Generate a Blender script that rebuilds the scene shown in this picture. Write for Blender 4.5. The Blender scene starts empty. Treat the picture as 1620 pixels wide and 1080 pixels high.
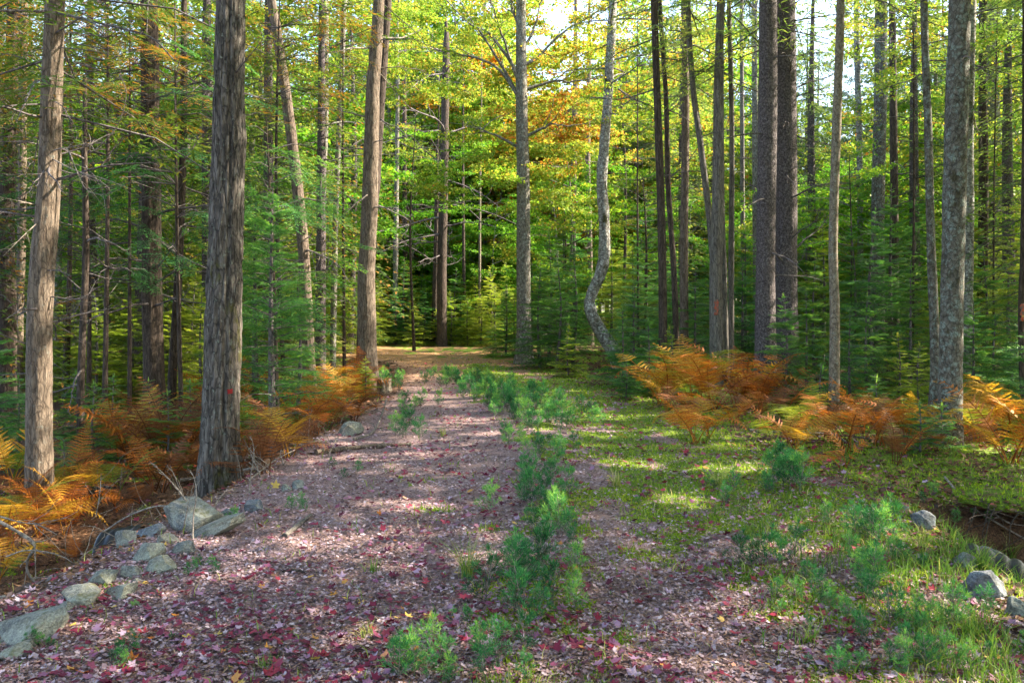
import bpy, math, random
import numpy as np
from mathutils import Vector, Matrix

random.seed(7)
RS = np.random.RandomState(11)
S = bpy.context.scene
COL = S.collection

# ------------------------------------------------------------------ camera, sky, sun, exposure
cam_d = bpy.data.cameras.new('camera')
cam = bpy.data.objects.new('camera', cam_d)
COL.objects.link(cam)
cam.location = (0, 0, 1.6)
cam.rotation_euler = (math.radians(90), 0, 0)
cam_d.sensor_width = 36
cam_d.lens = 28
cam_d.shift_y = -50 / 1620
cam_d.clip_start = 0.05
cam_d.clip_end = 2000
S.camera = cam

SUN_EL = math.radians(37)
SUN_H = np.array([0.97, 0.16]); SUN_H /= np.linalg.norm(SUN_H)
SUN = np.array([SUN_H[0] * math.cos(SUN_EL), SUN_H[1] * math.cos(SUN_EL), math.sin(SUN_EL)])
w = bpy.data.worlds.new('World'); S.world = w; w.use_nodes = True
nt = w.node_tree
sky = nt.nodes.new('ShaderNodeTexSky')
sky.sky_type = 'NISHITA'; sky.sun_disc = False
sky.sun_elevation = SUN_EL
sky.sun_rotation = math.atan2(SUN_H[0], SUN_H[1])
sky.air_density = 1.0; sky.dust_density = 2.0; sky.ozone_density = 1.0
bg = nt.nodes['Background']
nt.links.new(sky.outputs[0], bg.inputs[0])
bg.inputs[1].default_value = 0.15
sl = bpy.data.lights.new('sun', 'SUN'); sl.energy = 4.2; sl.angle = math.radians(0.53); sl.color = (1.0, 0.90, 0.72)
so = bpy.data.objects.new('sun', sl); COL.objects.link(so)
so.rotation_euler = Vector(SUN).to_track_quat('Z', 'Y').to_euler()
so.location = (20, -8, 30)
S.view_settings.view_transform = 'Standard'
S.view_settings.look = 'None'
S.view_settings.gamma = 1
S.view_settings.use_curve_mapping = False
S.view_settings.exposure = 2.52
S.cycles.max_bounces = 6
S.cycles.diffuse_bounces = 4
S.cycles.glossy_bounces = 2
S.cycles.transmission_bounces = 4
S.cycles.use_denoising = True
S.cycles.sample_clamp_indirect = 6

# ------------------------------------------------------------------ numpy noise
def _h(i, j, k):
    n = (i * 374761393 + j * 668265263 + k * 2147483647 + 1013904223) & 0xffffffff
    n = ((n ^ (n >> 13)) * 1274126177) & 0xffffffff
    n = (n ^ (n >> 16)) & 0xffffffff
    return n / 4294967295.0
def vn(x, y, z=0.0):
    x, y, z = np.broadcast_arrays(np.asarray(x, float), np.asarray(y, float), np.asarray(z, float))
    xi, yi, zi = np.floor(x).astype(np.int64), np.floor(y).astype(np.int64), np.floor(z).astype(np.int64)
    fx, fy, fz = x - xi, y - yi, z - zi
    fx, fy, fz = [f * f * (3 - 2 * f) for f in (fx, fy, fz)]
    r = 0
    for a in (0, 1):
        for b in (0, 1):
            for c in (0, 1):
                wgt = (fx if a else 1 - fx) * (fy if b else 1 - fy) * (fz if c else 1 - fz)
                r = r + wgt * _h(xi + a, yi + b, zi + c)
    return r
def fbm(x, y, z=0.0, o=4):
    r, a, t = 0, 1.0, 0
    for i in range(o):
        r = r + a * vn(np.asarray(x) * 2**i + 17 * i, np.asarray(y) * 2**i + 5 * i, np.asarray(z) * 2**i); t += a; a *= .5
    return r / t
def sstep(a, b, x):
    t = np.clip((np.asarray(x, float) - a) / (b - a), 0, 1)
    return t * t * (3 - 2 * t)

# ------------------------------------------------------------------ terrain
def Ledge(y): return np.interp(y, [-10, 4.3, 7.2, 13.4, 18, 22, 25, 30, 33, 45], [-2.9, -2.75, -2.5, -2.2, -2.3, -2.8, -3.8, -8.5, -12, -14])
def Redge(y): return np.interp(y, [-10, 4, 6.5, 8.8, 13.4, 18, 23.7, 33, 36, 45], [2.7, 2.6, 3.1, 3.1, 2.1, 1.3, .4, -.4, -1.2, -6])
def streambed(x, y):
    """the hollow where the stream leaves the right-hand pipe, with a steep far bank"""
    wob = .25 * (fbm(x * 1.4, y * .3, 5.5) - .5)
    return sstep(5.6, 6.2, y + wob) * (1 - sstep(6.85, 7.05, y + wob)) * sstep(.25, .85, x - Redge(y))
def hfun(x, y):
    x = np.asarray(x, float); y = np.asarray(y, float)
    L, R = Ledge(y), Redge(y)
    dl = np.interp(y, [1, 3, 5, 8, 11, 16, 25], [.6, .8, .95, .85, .6, .35, .1])
    dr = np.interp(y, [1, 3, 5, 6.0, 7.3, 9, 20], [.35, .45, .7, .75, .25, .08, 0])
    z = -dl * sstep(-.1, 1.5, L - x) - dr * sstep(0, 1.3, x - R)
    off = sstep(0, 1.5, np.maximum(L - x, x - R))
    z = z - .75 * streambed(x, y)
    z = z - .35 * np.exp(-((y - 7.2 - .25 * np.sin(x)) / .9) ** 2) * sstep(.6, 1.6, L - x)
    z = z + off * (fbm(x * .8, y * .8, 3.1) - .5) * .30 + (fbm(x * 1.7, y * 1.7, 9.) - .5) * .06
    far = sstep(25, 90, np.hypot(x, y))
    z = z + far * (fbm(x * .05, y * .05, 1.) - .45) * 3.0
    # crown between the two wheel tracks
    inside = 1 - off
    c = (L + R) / 2
    z = z + inside * .05 * np.exp(-((x - c - .25) / .5) ** 2)
    return z
def hz(x, y): return float(hfun(x, y))
F = 1260.0
def world(px, py, Y): return np.array([(px - 810) / F * Y, Y, 1.6 - (py - 490) / F * Y])
YY = np.arange(2.2, 90, .02)
def hit(px, py):
    X = (px - 810) / F * YY; Z = 1.6 - (py - 490) / F * YY
    below = Z <= hfun(X, YY)
    i = int(np.argmax(below)) if below.any() else len(YY) - 1
    Y = YY[i]
    return X[i], Y, hz(X[i], Y)
def mossmask(x, y):
    c = (Ledge(y) + Redge(y)) / 2
    m = fbm(x * 1.6, y * 1.6, 4.4)
    right = 1.15 * sstep(.2, .8, x - c) * sstep(4.2, 6.5, y) * (1 - sstep(16, 22, y))
    cen = np.exp(-((x - c - .2) / .45) ** 2) * .8
    outr = sstep(-.7, .2, x - Redge(y)) * .8
    outl = sstep(.5, 2, Ledge(y) - x) * .35
    base = np.maximum.reduce([right, cen, outr, outl])
    near = sstep(0, .8, x - c - .9) * .85
    base = np.maximum(base, near)
    m2 = fbm(x * 5.5, y * 5.5, 21.)
    base = np.maximum(base, 1.35 * np.exp(-((x - c - .35) / .75) ** 2) * sstep(12, 14, y) * (1 - sstep(22, 25, y)))
    return sstep(.50, .63, m * .62 + m2 * .34 + base * .24 - .09) * (1 - np.maximum(streambed(x, y), streambed(x, y - .35)))
def roadmask(x, y):
    e = .35 * (fbm(x * 1.5, y * 1.5, 7.7) - .5)
    L, R = Ledge(y), Redge(y)
    m = sstep(-.25, .3, x - L + e) * sstep(-.3, .4, R - x + e)
    return m

# ------------------------------------------------------------------ mesh building
def mk_mesh(name, V, Fs, mat=None, rnd=None, smooth=False, attrs=None):
    V = np.asarray(V, np.float32)
    if not isinstance(Fs, (list, tuple)): Fs = [Fs]
    Fs = [np.asarray(f, np.int32) for f in Fs if len(f)]
    me = bpy.data.meshes.new(name)
    me.vertices.add(len(V)); me.vertices.foreach_set('co', V.ravel())
    loops = np.concatenate([f.ravel() for f in Fs])
    tot = np.concatenate([np.full(len(f), f.shape[1], np.int32) for f in Fs])
    start = np.concatenate([[0], np.cumsum(tot)[:-1]]).astype(np.int32)
    me.loops.add(len(loops)); me.loops.foreach_set('vertex_index', loops)
    me.polygons.add(len(tot)); me.polygons.foreach_set('loop_start', start); me.polygons.foreach_set('loop_total', tot)
    if smooth: me.polygons.foreach_set('use_smooth', np.ones(len(tot), bool))
    me.update(calc_edges=True)
    if rnd is not None:
        a = me.attributes.new('rnd', 'FLOAT', 'POINT'); a.data.foreach_set('value', np.asarray(rnd, np.float32))
    if attrs:
        for k, v in attrs.items():
            a = me.attributes.new(k, 'FLOAT', 'POINT'); a.data.foreach_set('value', np.asarray(v, np.float32))
    if mat: me.materials.append(mat)
    return me
def link(name, data, parent=None, **kw):
    o = bpy.data.objects.new(name, data); COL.objects.link(o)
    if parent is not None: o.parent = parent
    for k, v in kw.items(): o[k] = v
    return o
def thing(name, label, cat, loc=(0, 0, 0), rz=0, group=None):
    o = bpy.data.objects.new(name, None); COL.objects.link(o)
    o.empty_display_size = .2
    o.location = loc; o.rotation_euler = (0, 0, rz); o['label'] = label; o['category'] = cat
    if group: o['group'] = group
    return o

def norm(a): return a / np.maximum(np.linalg.norm(a, axis=-1, keepdims=True), 1e-9)
class Kites:
    """a bag of small pointed blades: origin, direction, normal, length, width, colour number"""
    def __init__(s, o=None, d=None, n=None, l=None, w=None, r=None):
        s.a = [] if o is None else [(np.atleast_2d(o), np.atleast_2d(d), np.atleast_2d(n), np.atleast_1d(l), np.atleast_1d(w), np.atleast_1d(r))]
    def add(s, o, d, n, l, w, r):
        o = np.atleast_2d(np.asarray(o, float)); N = len(o)
        f = lambda v: np.broadcast_to(np.asarray(v, float), (N, 3)).copy()
        g = lambda v: np.broadcast_to(np.asarray(v, float), (N,)).copy()
        s.a.append((o, f(d), f(n), g(l), g(w), g(r)))
    def cat(s):
        if len(s.a) > 1: s.a = [tuple(np.concatenate([b[i] for b in s.a]) for i in range(6))]
        return s.a[0]
    def put(s, other, M, loc, sc=1.0, dr=0.0, szc=1.0):
        o, d, n, l, w_, r = other.cat()
        s.a.append((o @ M.T * sc + loc, d @ M.T, n @ M.T, l * sc * szc, w_ * sc * szc, r + dr))
    def cull(s, mask): 
        c = s.cat(); s.a = [tuple(v[mask] for v in c)]
    def mesh(s, name, mat, fold=.12, mid=.42):
        o, d, n, l, w_, r = s.cat()
        d = norm(d); side = norm(np.cross(d, n)); n = np.cross(side, d)
        l = l[:, None]; w_ = w_[:, None]
        V = np.stack([o, o + d * l * mid + side * w_ / 2 + n * w_ * fold, o + d * l, o + d * l * mid - side * w_ / 2 + n * w_ * fold], 1).reshape(-1, 3)
        N = len(o); Q = np.arange(4 * N).reshape(N, 4)
        T = np.concatenate([Q[:, [0, 1, 2]], Q[:, [0, 2, 3]]])
        return mk_mesh(name, V, T, mat, rnd=np.repeat(r, 4))
def rotM(az, pitch=0.0, roll=0.0):
    """+X to azimuth az, raised by pitch, rolled"""
    return np.array((Matrix.Rotation(az, 3, 'Z') @ Matrix.Rotation(-pitch, 3, 'Y') @ Matrix.Rotation(roll, 3, 'X')))

def tube(P, R, sides=6, caps=True):
    P = np.asarray(P, float); n = len(P); R = np.broadcast_to(R, (n,))
    T = norm(np.gradient(P, axis=0))
    up = np.array([0, 0, 1.]) if abs(T[0][2]) < .9 else np.array([1., 0, 0])
    A = norm(np.cross(T, up)); B = np.cross(T, A)
    th = np.arange(sides) / sides * 2 * math.pi
    V = P[:, None] + R[:, None, None] * (np.cos(th)[None, :, None] * A[:, None] + np.sin(th)[None, :, None] * B[:, None])
    V = V.reshape(-1, 3)
    i = np.arange(n - 1)[:, None] * sides; j = np.arange(sides)[None]
    jn = (j + 1) % sides
    Q = np.stack([i + j, i + jn, i + sides + jn, i + sides + j], -1).reshape(-1, 4)
    return V, Q
class Tubes:
    def __init__(s): s.V = []; s.Q = []; s.n = 0
    def add(s, P, R, sides=5):
        V, Q = tube(P, R, sides); s.V.append(V); s.Q.append(Q + s.n); s.n += len(V)
    def put(s, V, Q):
        s.V.append(V); s.Q.append(Q + s.n); s.n += len(V)
    def mesh(s, name, mat, smooth=True): return mk_mesh(name, np.concatenate(s.V), np.concatenate(s.Q), mat, smooth=smooth)
def spline(pts, n):
    pts = np.asarray(pts, float)
    if len(pts) == 2: 
        t = np.linspace(0, 1, n)[:, None]; return pts[0] * (1 - t) + pts[1] * t
    P = np.vstack([2 * pts[0] - pts[1], pts, 2 * pts[-1] - pts[-2]])
    out = []
    m = len(pts) - 1
    for u in np.linspace(0, m - 1e-6, n):
        i = int(u); t = u - i
        a, b, c, d = P[i], P[i + 1], P[i + 2], P[i + 3]
        out.append(.5 * (2 * b + (c - a) * t + (2 * a - 5 * b + 4 * c - d) * t * t + (3 * b - a - 3 * c + d) * t**3))
    return np.array(out)
def wander(p0, d0, L, n, rng, wob=.25, droop=0.0):
    P = [np.array(p0, float)]; d = np.array(d0, float); d /= np.linalg.norm(d)
    for i in range(n):
        d = d + rng.normal(0, wob, 3) / math.sqrt(n) + np.array([0, 0, -droop]) / n
        d /= np.linalg.norm(d); P.append(P[-1] + d * L / n)
    return np.array(P)

# ------------------------------------------------------------------ materials
def newmat(name):
    m = bpy.data.materials.new(name); m.use_nodes = True
    n = m.node_tree; b = n.nodes['Principled BSDF']
    b.inputs['Roughness'].default_value = .85
    b.inputs['Specular IOR Level'].default_value = .25
    return m, n, b
def ramp(n, stops, interp='LINEAR'):
    r = n.nodes.new('ShaderNodeValToRGB'); cr = r.color_ramp; cr.interpolation = interp
    while len(cr.elements) < len(stops): cr.elements.new(.5)
    for e, (p, c) in zip(cr.elements, stops): e.position = p; e.color = (*c, 1)
    return r
def math_(n, op, a, b=None):
    m = n.nodes.new('ShaderNodeMath'); m.operation = op
    for k, v in enumerate((a, b)):
        if v is None: continue
        if isinstance(v, (int, float)): m.inputs[k].default_value = v
        else: n.links.new(v, m.inputs[k])
    return m.outputs[0]
def noise(n, scale, detail=4, vec=None, rough=.6):
    t = n.nodes.new('ShaderNodeTexNoise'); t.inputs['Scale'].default_value = scale; t.inputs['Detail'].default_value = detail
    t.inputs['Roughness'].default_value = rough
    if vec is not None: n.links.new(vec, t.inputs['Vector'])
    return t.outputs['Fac']
def mapping(n, sc, src='Object'):
    tc = n.nodes.new('ShaderNodeTexCoord'); mp = n.nodes.new('ShaderNodeMapping'); mp.inputs['Scale'].default_value = sc
    n.links.new(tc.outputs[src], mp.inputs[0]); return mp.outputs[0]
def mixc(n, f, a, b, mode='MIX'):
    m = n.nodes.new('ShaderNodeMix'); m.data_type = 'RGBA'; m.blend_type = mode
    for i, v in ((0, f), (6, a), (7, b)):
        if isinstance(v, (int, float)): m.inputs[i].default_value = v
        elif isinstance(v, tuple): m.inputs[i].default_value = (*v, 1)
        else: n.links.new(v, m.inputs[i])
    return m.outputs[2]
def foliage(name, stops, trans=.45, objvar=.25, rough=.55, boost=1.25):
    m, n, b = newmat(name)
    at = n.nodes.new('ShaderNodeAttribute'); at.attribute_name = 'rnd'
    oi = n.nodes.new('ShaderNodeObjectInfo')
    fac = math_(n, 'ADD', at.outputs['Fac'], math_(n, 'MULTIPLY', math_(n, 'SUBTRACT', oi.outputs['Random'], .5), objvar))
    r = ramp(n, stops); n.links.new(fac, r.inputs[0])
    n.links.new(r.outputs[0], b.inputs['Base Color']); b.inputs['Roughness'].default_value = rough
    tr = n.nodes.new('ShaderNodeBsdfTranslucent')
    n.links.new(mixc(n, 1.0, r.outputs[0], (boost, boost * 1.0, boost * .65), 'MULTIPLY'), tr.inputs[0])
    mx = n.nodes.new('ShaderNodeMixShader'); mx.inputs[0].default_value = trans
    n.links.new(b.outputs[0], mx.inputs[1]); n.links.new(tr.outputs[0], mx.inputs[2])
    n.links.new(mx.outputs[0], n.nodes['Material Output'].inputs[0])
    return m
def bark(name, c_dark, c_mid, c_light, zs=.12, sc=22, lichen=None, lich_amt=.5, bump=.6, base_tint=None, moss=None, lsc=9, crack=.55):
    m, n, b = newmat(name)
    v = mapping(n, (1, 1, zs))
    f1 = noise(n, sc, 6, v, .65)
    v2 = mapping(n, (1, 1, 1)); f2 = noise(n, 2.2, 3, v2)
    r = ramp(n, [(.36, c_dark), (.5, c_mid), (.64, c_light)]); n.links.new(f1, r.inputs[0])
    col = mixc(n, .3, r.outputs[0], mixc(n, f2, tuple(x * .55 for x in c_mid), tuple(min(1, x * 1.5) for x in c_mid)), 'MIX')
    if lichen:
        f3 = noise(n, lsc, 8, v2, .75)
        rr = ramp(n, [(.5 - .1 * lich_amt + .05, (0, 0, 0)), (.5 - .1 * lich_amt + .11, (1, 1, 1))]); n.links.new(f3, rr.inputs[0])
        f4 = noise(n, 60, 3, v2); lc = mixc(n, f4, tuple(x * .55 for x in lichen), tuple(min(1, x * 1.35) for x in lichen))
        col = mixc(n, rr.outputs[0], col, lc)
    if moss:
        f5 = noise(n, 3.1, 5, mapping(n, (1, 1, .5)), .7)
        rr = ramp(n, [(.56, (0, 0, 0)), (.64, (1, 1, 1))]); n.links.new(f5, rr.inputs[0])
        col = mixc(n, rr.outputs[0], col, moss)
    if base_tint:
        sx = n.nodes.new('ShaderNodeSeparateXYZ'); n.links.new(v2, sx.inputs[0])
        rr = ramp(n, [(0.0, (1, 1, 1)), (.9, (0, 0, 0))]); n.links.new(math_(n, 'ADD', sx.outputs[2], math_(n, 'MULTIPLY', f2, .8)), rr.inputs[0])
        col = mixc(n, rr.outputs[0], col, base_tint)
    vo = n.nodes.new('ShaderNodeTexVoronoi'); vo.feature = 'DISTANCE_TO_EDGE'; vo.inputs['Scale'].default_value = sc * .75
    wv = n.nodes.new('ShaderNodeVectorMath'); wv.operation = 'ADD'
    nv = n.nodes.new('ShaderNodeTexNoise'); nv.inputs['Scale'].default_value = 9; nv.inputs['Detail'].default_value = 3
    n.links.new(mapping(n, (1, 1, max(zs, .22) * 1.1)), wv.inputs[0]); n.links.new(v2, nv.inputs['Vector'])
    sv = n.nodes.new('ShaderNodeVectorMath'); sv.operation = 'SCALE'; sv.inputs['Scale'].default_value = .05
    n.links.new(nv.outputs['Color'], sv.inputs[0]); n.links.new(sv.outputs[0], wv.inputs[1]); n.links.new(wv.outputs[0], vo.inputs['Vector'])
    rc = ramp(n, [(.0, (1 - crack,) * 3), (.10, (1, 1, 1))]); n.links.new(vo.outputs['Distance'], rc.inputs[0])
    col = mixc(n, 1.0, col, rc.outputs[0], 'MULTIPLY')
    n.links.new(col, b.inputs['Base Color']); b.inputs['Roughness'].default_value = .9
    bp = n.nodes.new('ShaderNodeBump'); bp.inputs['Strength'].default_value = bump; bp.inputs['Distance'].default_value = .035
    n.links.new(f1, bp.inputs['Height']); n.links.new(bp.outputs[0], b.inputs['Normal'])
    return m

M = {}
M['cedar'] = bark('cedar_bark', (.055, .038, .028), (.155, .115, .085), (.25, .195, .15), .20, 30, bump=1, lichen=(.20, .19, .16), lich_amt=-.3, lsc=11)
M['old'] = bark('furrowed_grey_bark', (.018, .015, .013), (.095, .079, .068), (.23, .20, .175), .20, 24, lichen=(.19, .20, .165), lich_amt=-.2, bump=1, moss=(.07, .065, .018), lsc=16, crack=.7)
M['darkbark'] = bark('dark_cedar_bark', (.022, .015, .011), (.065, .046, .036), (.13, .097, .077), .2, 28, bump=1)
M['spruce'] = bark('scaly_spruce_bark', (.03, .023, .026), (.105, .083, .086), (.24, .205, .205), .8, 30, bump=1.0)
M['lichen'] = bark('lichen_covered_bark', (.04, .034, .026), (.115, .10, .082), (.21, .19, .165), .6, 22, lichen=(.21, .24, .215), lich_amt=.35, bump=1, moss=(.06, .05, .028), lsc=13)
M['maplebark'] = bark('grey_maple_bark', (.06, .052, .042), (.155, .138, .112), (.28, .25, .21), .5, 20, lichen=(.29, .30, .265), lich_amt=.2, bump=.9, lsc=12)
M['birch'] = bark('patchy_birch_bark', (.05, .045, .04), (.19, .17, .15), (.38, .35, .31), 1.2, 16, lichen=(.42, .425, .39), lich_amt=.4, bump=1, moss=(.055, .055, .02), lsc=12)
M['tan'] = bark('smooth_tan_bark', (.09, .068, .05), (.19, .15, .11), (.29, .24, .185), .6, 26, bump=.5, lichen=(.25,.245,.20), lich_amt=0, lsc=14)
M['reddish'] = bark('cedar_bark_red_at_foot', (.055, .038, .028), (.15, .11, .085), (.24, .19, .15), .18, 30, bump=1, base_tint=(.26, .085, .045))
M['silver'] = bark('weathered_silver_wood', (.06, .052, .047), (.15, .13, .115), (.26, .235, .21), .12, 30, bump=1)
M['deadtwig'] = bark('dead_twig_bark', (.10, .08, .07), (.22, .18, .15), (.36, .31, .26), .5, 20, bump=.2)
M['greytwig'] = bark('grey_twig_bark', (.06, .05, .05), (.12, .10, .10), (.22, .19, .18), .5, 20, bump=.2)

M['fir'] = foliage('fir_needles', [(0, (.025, .085, .030)), (.4, (.055, .17, .048)), (.7, (.11, .25, .050)), (1, (.22, .33, .07))], .45, .45, boost=1.4)
M['fir_sun_tint'] = foliage('sun_tinted_fir_needles', [(0, (.08, .15, .02)), (.4, (.18, .27, .03)), (.75, (.30, .36, .045)), (1, (.42, .40, .07))], .5, boost=1.4)  # lit copy of the fir needles: sunshine put into the yellow-green colour
M['spruceneedle'] = foliage('spruce_needles', [(0, (.04, .09, .028)), (.5, (.12, .19, .05)), (.8, (.22, .27, .06)), (1, (.32, .29, .09))], .5, .4, boost=1.4)
M['bluepine'] = foliage('blue_green_pine_needles', [(0, (.04, .08, .055)), (.5, (.09, .15, .085)), (1, (.16, .21, .10))], .4)
M['cedarleaf'] = foliage('cedar_sprays', [(0, (.03, .065, .014)), (.45, (.075, .135, .022)), (.78, (.14, .19, .03)), (.86, (.30, .15, .03)), (1, (.38, .17, .03))], .42, .1)
M['mapgreen'] = foliage('green_maple_leaves', [(0, (.06, .19, .014)), (.5, (.12, .29, .02)), (.85, (.25, .38, .03)), (1, (.42, .40, .04))], .5, .35, boost=1.4)
M['mapyellow'] = foliage('yellow_green_maple_leaves', [(0, (.10, .24, .018)), (.45, (.22, .33, .045)), (.8, (.42, .41, .06)), (.93, (.54, .34, .05)), (1, (.54, .20, .04))], .48, .3, boost=1.25)
M['maporange'] = foliage('orange_maple_leaves', [(0, (.20, .22, .02)), (.4, (.42, .27, .025)), (.75, (.50, .19, .02)), (1, (.42, .09, .02))], .5, .2, boost=1.3)
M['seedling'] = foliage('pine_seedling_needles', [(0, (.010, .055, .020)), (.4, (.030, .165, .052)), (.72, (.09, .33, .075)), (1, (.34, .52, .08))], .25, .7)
M['fern_gold'] = foliage('golden_fern', [(0, (.32, .14, .015)), (.5, (.58, .31, .03)), (1, (.58, .46, .06))], .4, .4, boost=1.2)
M['fern_orange'] = foliage('orange_fern', [(0, (.20, .05, .010)), (.5, (.50, .15, .02)), (1, (.64, .29, .06))], .4, .45, boost=1.2)
M['fern_rust'] = foliage('rust_brown_fern', [(0, (.10, .035, .012)), (.5, (.24, .085, .03)), (1, (.36, .17, .07))], .3, .3, boost=1.1)
M['fern_green'] = foliage('yellow_green_fern', [(0, (.13, .20, .02)), (.5, (.26, .29, .03)), (1, (.45, .36, .05))], .45, .2, boost=1.2)
M['grass'] = foliage('grass_blades', [(0, (.06, .14, .025)), (.45, (.15, .26, .035)), (.7, (.34, .36, .09)), (1, (.50, .42, .20))], .35, 0)
M['moss'] = foliage('moss_tufts', [(0, (.09, .16, .012)), (.5, (.24, .36, .02)), (1, (.48, .46, .04))], .4, 0)
M['litter'] = foliage('bleached_leaf_scraps', [(0, (.045, .025, .026)), (.25, (.14, .075, .078)), (.5, (.31, .205, .22)), (.8, (.46, .35, .395)), (1, (.68, .59, .65))], .08, 0, boost=1)
M['straw'] = foliage('fallen_needles', [(0, (.10, .04, .02)), (.6, (.30, .16, .09)), (1, (.45, .32, .20))], .05, 0, boost=1)
M['brownlitter'] = foliage('brown_leaf_scraps', [(0, (.03, .018, .012)), (.5, (.13, .065, .035)), (.85, (.28, .15, .08)), (1, (.35, .06, .05))], .1, 0, boost=1)
M['fallen'] = foliage('small_fallen_maple_leaves', [(0, (.08, .010, .026)), (.3, (.16, .014, .04)), (.42, (.27, .025, .045)), (.55, (.20, .05, .10)), (.8, (.33, .19, .29)), (.9, (.48, .34, .42)), (.96, (.48, .18, .05)), (1, (.52, .33, .08))], .2, 0, boost=1)

def leafmat(name, c, c2):
    m, n, b = newmat(name)
    v = mapping(n, (1, 1, 1)); f = noise(n, 45, 4, v)
    oi = n.nodes.new('ShaderNodeObjectInfo')
    f2 = math_(n, 'ADD', math_(n, 'MULTIPLY', f, .8), math_(n, 'MULTIPLY', oi.outputs['Random'], .6))
    r = ramp(n, [(.3, c), (.95, c2)]); n.links.new(f2, r.inputs[0])
    n.links.new(r.outputs[0], b.inputs['Base Color']); b.inputs['Roughness'].default_value = .5
    tr = n.nodes.new('ShaderNodeBsdfTranslucent'); n.links.new(r.outputs[0], tr.inputs[0])
    mx = n.nodes.new('ShaderNodeMixShader'); mx.inputs[0].default_value = .2
    n.links.new(b.outputs[0], mx.inputs[1]); n.links.new(tr.outputs[0], mx.inputs[2]); n.links.new(mx.outputs[0], n.nodes['Material Output'].inputs[0])
    return m
LEAFC = [
    ('maroon', leafmat('maroon_leaf', (.06, .008, .022), (.16, .02, .055)), 34),
    ('crimson', leafmat('crimson_leaf', (.20, .012, .025), (.33, .03, .05)), 13),
    ('dusty purple', leafmat('purple_leaf', (.13, .035, .08), (.30, .10, .19)), 22),
    ('pale lilac upside-down', leafmat('lilac_leaf', (.34, .20, .30), (.52, .38, .48)), 18),
    ('orange', leafmat('orange_leaf', (.50, .12, .02), (.60, .25, .04)), 7),
    ('brown', leafmat('brown_leaf', (.10, .045, .03), (.24, .12, .075)), 8),
    ('yellow', leafmat('yellow_leaf', (.45, .28, .05), (.58, .40, .10)), 3)]

# ground
def ground_mat():
    m, n, b = newmat('forest_ground')
    v = mapping(n, (1, 1, 1))
    road = n.nodes.new('ShaderNodeAttribute'); road.attribute_name = 'road'
    moss = n.nodes.new('ShaderNodeAttribute'); moss.attribute_name = 'moss'
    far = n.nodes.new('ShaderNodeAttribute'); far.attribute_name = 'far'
    f1 = noise(n, 55, 6, v, .75); f2 = noise(n, 9, 5, v, .65); f3 = noise(n, 1.3, 4, v)
    r = ramp(n, [(.34, (.05, .028, .026)), (.46, (.17, .10, .09)), (.56, (.29, .195, .20)), (.70, (.46, .36, .39))]); n.links.new(f1, r.inputs[0])
    lit = mixc(n, math_(n, 'MULTIPLY', f2, .8), r.outputs[0], mixc(n, f3, (.22, .14, .12), (.38, .28, .265)))
    rb = ramp(n, [(.36, (.03, .018, .012)), (.5, (.11, .058, .032)), (.68, (.24, .13, .065))]); n.links.new(f1, rb.inputs[0])
    rm = ramp(n, [(.35, (.06, .09, .014)), (.55, (.15, .22, .018)), (.75, (.28, .31, .03))]); n.links.new(noise(n, 38, 5, v, .7), rm.inputs[0])
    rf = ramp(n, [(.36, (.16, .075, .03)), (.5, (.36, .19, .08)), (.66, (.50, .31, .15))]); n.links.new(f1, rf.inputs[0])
    col = mixc(n, road.outputs['Fac'], rb.outputs[0], lit)
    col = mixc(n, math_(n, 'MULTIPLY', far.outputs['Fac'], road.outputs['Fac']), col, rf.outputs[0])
    mk = ramp(n, [(.42, (0, 0, 0)), (.58, (1, 1, 1))]); n.links.new(math_(n, 'ADD', math_(n, 'MULTIPLY', moss.outputs['Fac'], .6), math_(n, 'MULTIPLY', math_(n, 'SUBTRACT', noise(n, 7, 5, v, .7), .3), .5)), mk.inputs[0])
    col = mixc(n, mk.outputs[0], col, rm.outputs[0])
    n.links.new(col, b.inputs['Base Color']); b.inputs['Roughness'].default_value = .95
    bp = n.nodes.new('ShaderNodeBump'); bp.inputs['Strength'].default_value = .8; bp.inputs['Distance'].default_value = .02
    n.links.new(f1, bp.inputs['Height']); n.links.new(bp.outputs[0], b.inputs['Normal'])
    return m
M['ground'] = ground_mat()
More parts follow.
